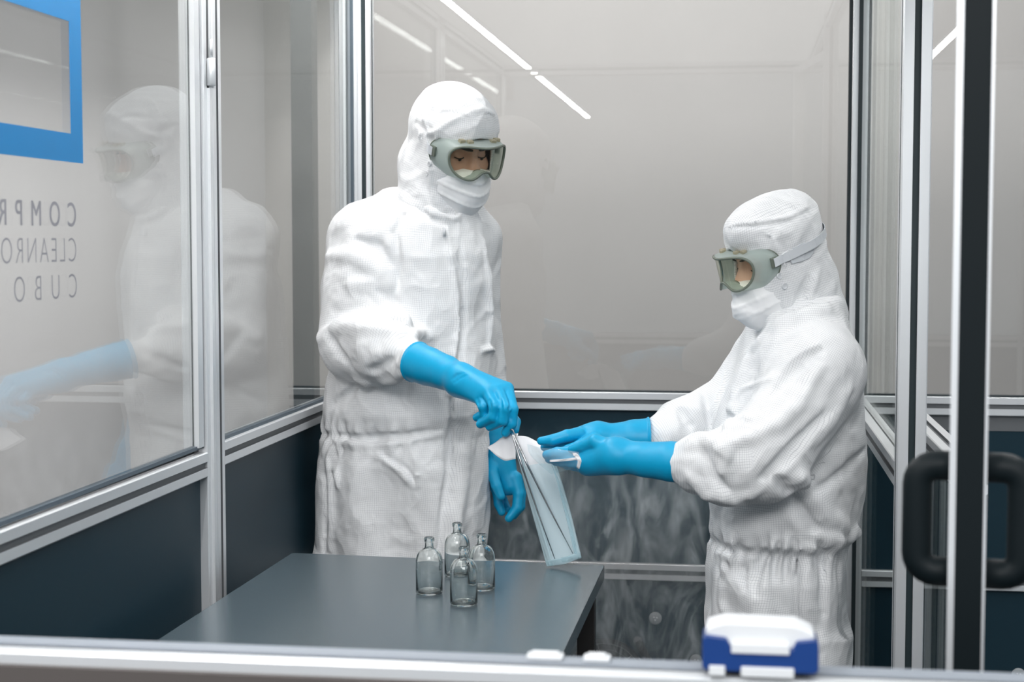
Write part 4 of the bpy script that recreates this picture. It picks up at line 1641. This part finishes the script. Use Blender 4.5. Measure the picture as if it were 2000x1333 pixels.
def sheet(name, grid, m, parent, thick=.0004, off=0.0):
    """cloth-like sheet from rows of world points"""
    g = np.array(grid, float)
    r, c = g.shape[:2]
    # resample smoothly
    def res(a, n, ax):
        t = np.linspace(0, a.shape[ax] - 1, n)
        i = np.clip(t.astype(int), 0, a.shape[ax] - 2)
        f = t - i
        sh = [1, 1, 1]
        sh[ax] = n
        f = f.reshape(sh)
        a0, a1 = np.take(a, i, ax), np.take(a, i + 1, ax)
        return a0 * (1 - f) + a1 * f
    nr, nc = (r - 1) * 6 + 1, (c - 1) * 6 + 1
    g = res(res(g, nr, 0), nc, 1)
    for _ in range(4):
        q = g.copy()
        q[1:-1] = .25 * g[:-2] + .5 * g[1:-1] + .25 * g[2:]
        g2 = q.copy()
        g2[:, 1:-1] = .25 * q[:, :-2] + .5 * q[:, 1:-1] + .25 * q[:, 2:]
        g = g2
    rng = np.random.RandomState(len(name))
    rr, cc = np.meshgrid(np.arange(nr), np.arange(nc), indexing='ij')
    g[..., 1] += off + .0012 * np.sin(rr * .55 + cc * .3) * np.sin(cc * .7 + rr * .12)
    V = g.reshape(-1, 3)
    F = [(i * nc + j, i * nc + j + 1, (i + 1) * nc + j + 1, (i + 1) * nc + j) for i in range(nr - 1) for j in range(nc - 1)]
    o = link_mesh(name, V, np.array(F), m, parent, True)
    md = o.modifiers.new('thickness', 'SOLIDIFY')
    md.thickness = thick
    return o


M['film'] = clear_plastic('clear_blue_film', (0.95, 0.99, 1.0), 0.14, 0.12, (0.70, 0.84, 0.88))
M['film_blue'] = clear_plastic('blue_tint_film', (0.92, 0.98, 0.99), 0.34, 0.15, (0.70, 0.85, 0.90))
# paper back (runs up to the two peeled flaps)
paper = sheet('paper_sheet', [
    [P(1077, 1106, DP), P(1106, 1100, DP + .004), P(1135, 1091, DP)],
    [P(1057, 1035, DP + .004), P(1088, 1026, DP + .012), P(1118, 1018, DP + .004)],
    [P(1036, 962, DP + .006), P(1068, 953, DP + .018), P(1097, 945, DP + .006)],
    [P(1018, 905, DP + .006), P(1046, 896, DP + .022), P(1080, 905, DP + .010)],
    [P(1008, 880, DP + .010), P(1034, 868, DP + .028), P(1072, 880, DP + .020)],
    [P(1008, 852, DP + .020), P(1030, 852, DP + .036), P(1064, 872, DP + .032)]], M['paper'], po)
sheet('paper_flap', [
    [P(951, 874, DP + .060), P(966, 888, DP + .045), P(985, 902, DP + .03), P(1007, 897, DP + .012)],
    [P(966, 866, DP + .062), P(978, 868, DP + .050), P(992, 872, DP + .035), P(1007, 874, DP + .018)],
    [P(978, 856, DP + .066), P(988, 851, DP + .055), P(1000, 848, DP + .04), P(1012, 847, DP + .022)]], M['paper'], po)
# clear front film with blue sealed margins
sheet('film_front', [
    [P(1080, 1104, DP - .003), P(1106, 1097, DP - .008), P(1131, 1089, DP - .003)],
    [P(1060, 1034, DP - .004), P(1088, 1025, DP - .016), P(1114, 1017, DP - .004)],
    [P(1039, 961, DP - .004), P(1068, 952, DP - .020), P(1094, 944, DP - .004)],
    [P(1024, 912, DP - .004), P(1050, 906, DP - .020), P(1076, 906, DP - .010)]], M['film'], po, .0003)
sheet('seal_margin', [
    [P(1067, 1104, DP - .004), P(1073, 1105, DP - .005), P(1080, 1105, DP - .005)],
    [P(1048, 1034, DP - .004), P(1054, 1034, DP - .006), P(1061, 1033, DP - .006)],
    [P(1028, 961, DP - .004), P(1033, 961, DP - .006), P(1040, 960, DP - .006)],
    [P(1006, 876, DP - .004), P(1010, 878, DP - .006), P(1017, 880, DP - .006)]], M['film_blue'], po, .0006)
sheet('seal_margin', [
    [P(1124, 1092, DP - .004), P(1130, 1091, DP - .004), P(1136, 1090, DP - .003)],
    [P(1108, 1022, DP - .005), P(1113, 1020, DP - .004), P(1119, 1018, DP - .003)],
    [P(1090, 950, DP - .005), P(1094, 948, DP - .004), P(1099, 946, DP - .003)],
    [P(1072, 892, DP - .006), P(1076, 890, DP - .005), P(1080, 889, DP - .004)]], M['film_blue'], po, .0006)
sheet('seal_margin', [
    [P(1068, 1107, DP - .004), P(1100, 1104, DP - .005), P(1136, 1090, DP - .003)],
    [P(1065, 1096, DP - .005), P(1100, 1090, DP - .009), P(1132, 1080, DP - .004)]], M['film_blue'], po, .0006)
# film peeled over the near glove with white tape edges
DF = 2.925
sheet('film_flap', [
    [P(1030, 868, DP - .03), P(1060, 876, DF + .02), P(1095, 878, DF - .005), P(1130, 884, DF - .02)],
    [P(1032, 885, DP - .03), P(1064, 892, DF + .01), P(1100, 898, DF - .015), P(1136, 900, DF - .03)],
    [P(1050, 905, DP - .025), P(1072, 912, DF + .02), P(1100, 914, DF + .0), P(1128, 910, DF - .02)],
    [P(1076, 926, DP - .02), P(1084, 926, DF + .06), P(1102, 920, DF + .03), P(1120, 916, DF + .0)]], M['film'], po, .0003)
sheet('tape_strip', [[P(1074, 899, DF + .004), P(1100, 897, DF - .02), P(1127, 894, DF - .035)],
                     [P(1074, 903, DF + .004), P(1100, 902, DF - .02), P(1127, 899, DF - .035)]], M['paper'], po, .0006)
sheet('tape_strip', [[P(1118, 885, DF - .034), P(1128, 886, DF - .036), P(1137, 900, DF - .038), P(1131, 917, DF - .034)],
                     [P(1120, 890, DF - .034), P(1123, 893, DF - .036), P(1129, 901, DF - .038), P(1126, 913, DF - .034)]], M['paper'], po, .0006)
tw = tag(empty('tweezers', P(1003, 845, 3.225)), 'long thin steel tweezers reaching from the blue fist down into the pouch', 'tweezers')
top = P(998, 838, 3.235)
for (bx, by) in ((1085, 1096), (1119, 1082)):
    e = P(bx, by, DP - .001)
    q1 = P(1003 if bx < 1100 else 1006, 856, 3.18)
    mid = q1 * .4 + e * .6 + np.array([0, -.012, 0])
    MB().tube([top, q1, q1 * .75 + e * .25 + np.array([0, -.012, 0]), mid, e], [.0028, .0027, .0022, .0017, .0009], 8).build('tweezer_arm', M['chrome'], tw, True)
MB().tube([top + np.array([-.004, .004, .012]), top, P(1004, 852, 3.20)], [.003, .004, .0038], 8).build('tweezer_bridge', M['chrome'], tw, True)

# ------------------------------------------------------------------ on the front sill
zs = ZR1 + .003
DV = yf - .006
d0, d1 = P(1372, 1300, DV), P(1597, 1300, DV)
dv = tag(empty('counter_device', ((d0[0] + d1[0]) / 2, DV, zs)), 'small blue and white handheld device standing on the front sill', 'device')
cx, hw = (d0[0] + d1[0]) / 2, (d1[0] - d0[0]) / 2


def zpx(py, D=DV):
    return P(1485, py, D)[2]


# blue body with a recess at its top, white lid with rounded shoulders
zt, zm, zb = zpx(1210), zpx(1243), zs + .004
body = [(-hw, zb + .003), (-hw + .003, zb), (hw - .003, zb), (hw, zb + .003), (hw, zm - .001), (hw - .004, zm + .003), (hw * .62, zm + .001), (hw * .56, zm - .006),
        (hw * .30, zm - .010), (-hw * .30, zm - .010), (-hw * .50, zm - .007), (-hw * .58, zm + .002), (-hw + .004, zm + .004), (-hw, zm)]
MB().prism(body, (cx, DV - .020, 0), (cx, DV + .020, 0), (1, 0, 0), (0, 0, 1)).build('device_body', M['blue_plastic'], dv, bevel=.0015)
lid = [(-hw * .93, zm - .002), (-hw * .5, zm - .0125), (hw * .5, zm - .0135), (hw * .94, zm - .004), (hw * .93, zm + .008), (hw * .78, zt - .004), (hw * .6, zt), (-hw * .6, zt + .001), (-hw * .84, zt - .003), (-hw * .95, zm + .010)]
MB().prism(lid, (cx, DV - .016, 0), (cx, DV + .018, 0), (1, 0, 0), (0, 0, 1)).build('device_lid', M['white_plastic'], dv, bevel=.003)
MB().box((cx - hw * .5, DV - .0225, zm - .0115), (cx + hw * .5, DV - .012, zm - .002)).build('device_display', M['white_plastic'], dv, bevel=.001)
for x0, x1 in ((-.88, -.60), (-.33, .58)):
    MB().box((cx + hw * x0, DV - .0225, zs), (cx + hw * x1, DV + .014, zb + .0055)).build('foot', M['white_plastic'], dv, bevel=.001)
for (x0, x1), lab in (((1030, 1100), 'flat white clip lying on the front sill, the longer one near the table'),
                      ((1140, 1192), 'flat white clip lying on the front sill, the shorter one toward the blue device')):
    a, b = P(x0, 1296, yf + .012), P(x1, 1296, yf + .012)
    t = tag(empty('sill_clip', ((a[0] + b[0]) / 2, yf + .012, zs)), lab, 'clip', 'white clips on the sill')
    MB().box((a[0], yf + .004, zs), (b[0], yf + .020, zs + .004)).build('clip_base', M['white_plastic'], t, bevel=.001)
    MB().box((a[0] + .004, yf + .007, zs + .004), (b[0] - .004, yf + .017, zs + .0065)).build('clip_tongue', M['white_plastic'], t, bevel=.001)

# ------------------------------------------------------------------ drifting smoke in front of the dark back panel
lo = np.array([P(930, 900, 4.0)[0], 3.945, 0.42])
hi = np.array([P(1400, 900, 4.0)[0], 4.165, 1.112])
m = bpy.data.materials.new('smoke_volume')
m.use_nodes = True
nt = m.node_tree
nt.nodes.clear()
out = N(nt, 'ShaderNodeOutputMaterial')
vs = N(nt, 'ShaderNodeVolumeScatter')
vs.inputs['Color'].default_value = (0.86, 0.96, 1.0, 1)
vs.inputs['Anisotropy'].default_value = 0.2
tc = N(nt, 'ShaderNodeTexCoord')
mp = N(nt, 'ShaderNodeMapping')
mp.inputs['Rotation'].default_value = (0, 0.5, 0)
mp.inputs['Scale'].default_value = (11.0, 6.0, 5.0)
nt.links.new(tc.outputs['Object'], mp.inputs[0])
n1 = N(nt, 'ShaderNodeTexNoise')
n1.inputs['Scale'].default_value = 1.0
n1.inputs['Detail'].default_value = 8
n1.inputs['Roughness'].default_value = 0.62
n1.inputs['Distortion'].default_value = 2.2
nt.links.new(mp.outputs[0], n1.inputs['Vector'])
mr = N(nt, 'ShaderNodeMapRange', interpolation_type='SMOOTHSTEP')
mr.inputs['From Min'].default_value = 0.49
mr.inputs['From Max'].default_value = 0.66
nt.links.new(n1.outputs['Fac'], mr.inputs['Value'])
gs = N(nt, 'ShaderNodeSeparateXYZ')
nt.links.new(tc.outputs['Generated'], gs.inputs[0])
fall = None
for i, (a, b, c, d) in enumerate(((0.0, 0.12, 0.90, 1.0), (0.0, 0.2, 0.8, 1.0), (0.0, 0.1, 0.62, 1.0))):
    r1 = N(nt, 'ShaderNodeMapRange', interpolation_type='SMOOTHSTEP')
    r1.inputs['From Min'].default_value, r1.inputs['From Max'].default_value = a, b
    r2 = N(nt, 'ShaderNodeMapRange', interpolation_type='SMOOTHSTEP')
    r2.inputs['From Min'].default_value, r2.inputs['From Max'].default_value = d, c
    for r in (r1, r2):
        nt.links.new(gs.outputs[i], r.inputs['Value'])
    q = math_node(nt, 'MULTIPLY', r1.outputs[0], r2.outputs[0])
    fall = q if fall is None else math_node(nt, 'MULTIPLY', fall, q)
nt.links.new(math_node(nt, 'MULTIPLY', math_node(nt, 'MULTIPLY', math_node(nt, 'ADD', mr.outputs[0], 0.10), fall), 12.0), vs.inputs['Density'])
nt.links.new(vs.outputs[0], out.inputs['Volume'])
sm = MB().box(lo, hi).build('smoke', m, None, loc=tuple((lo + hi) / 2))
tag(sm, 'thin white smoke drifting in front of the dark back panel', 'smoke', kind='stuff')
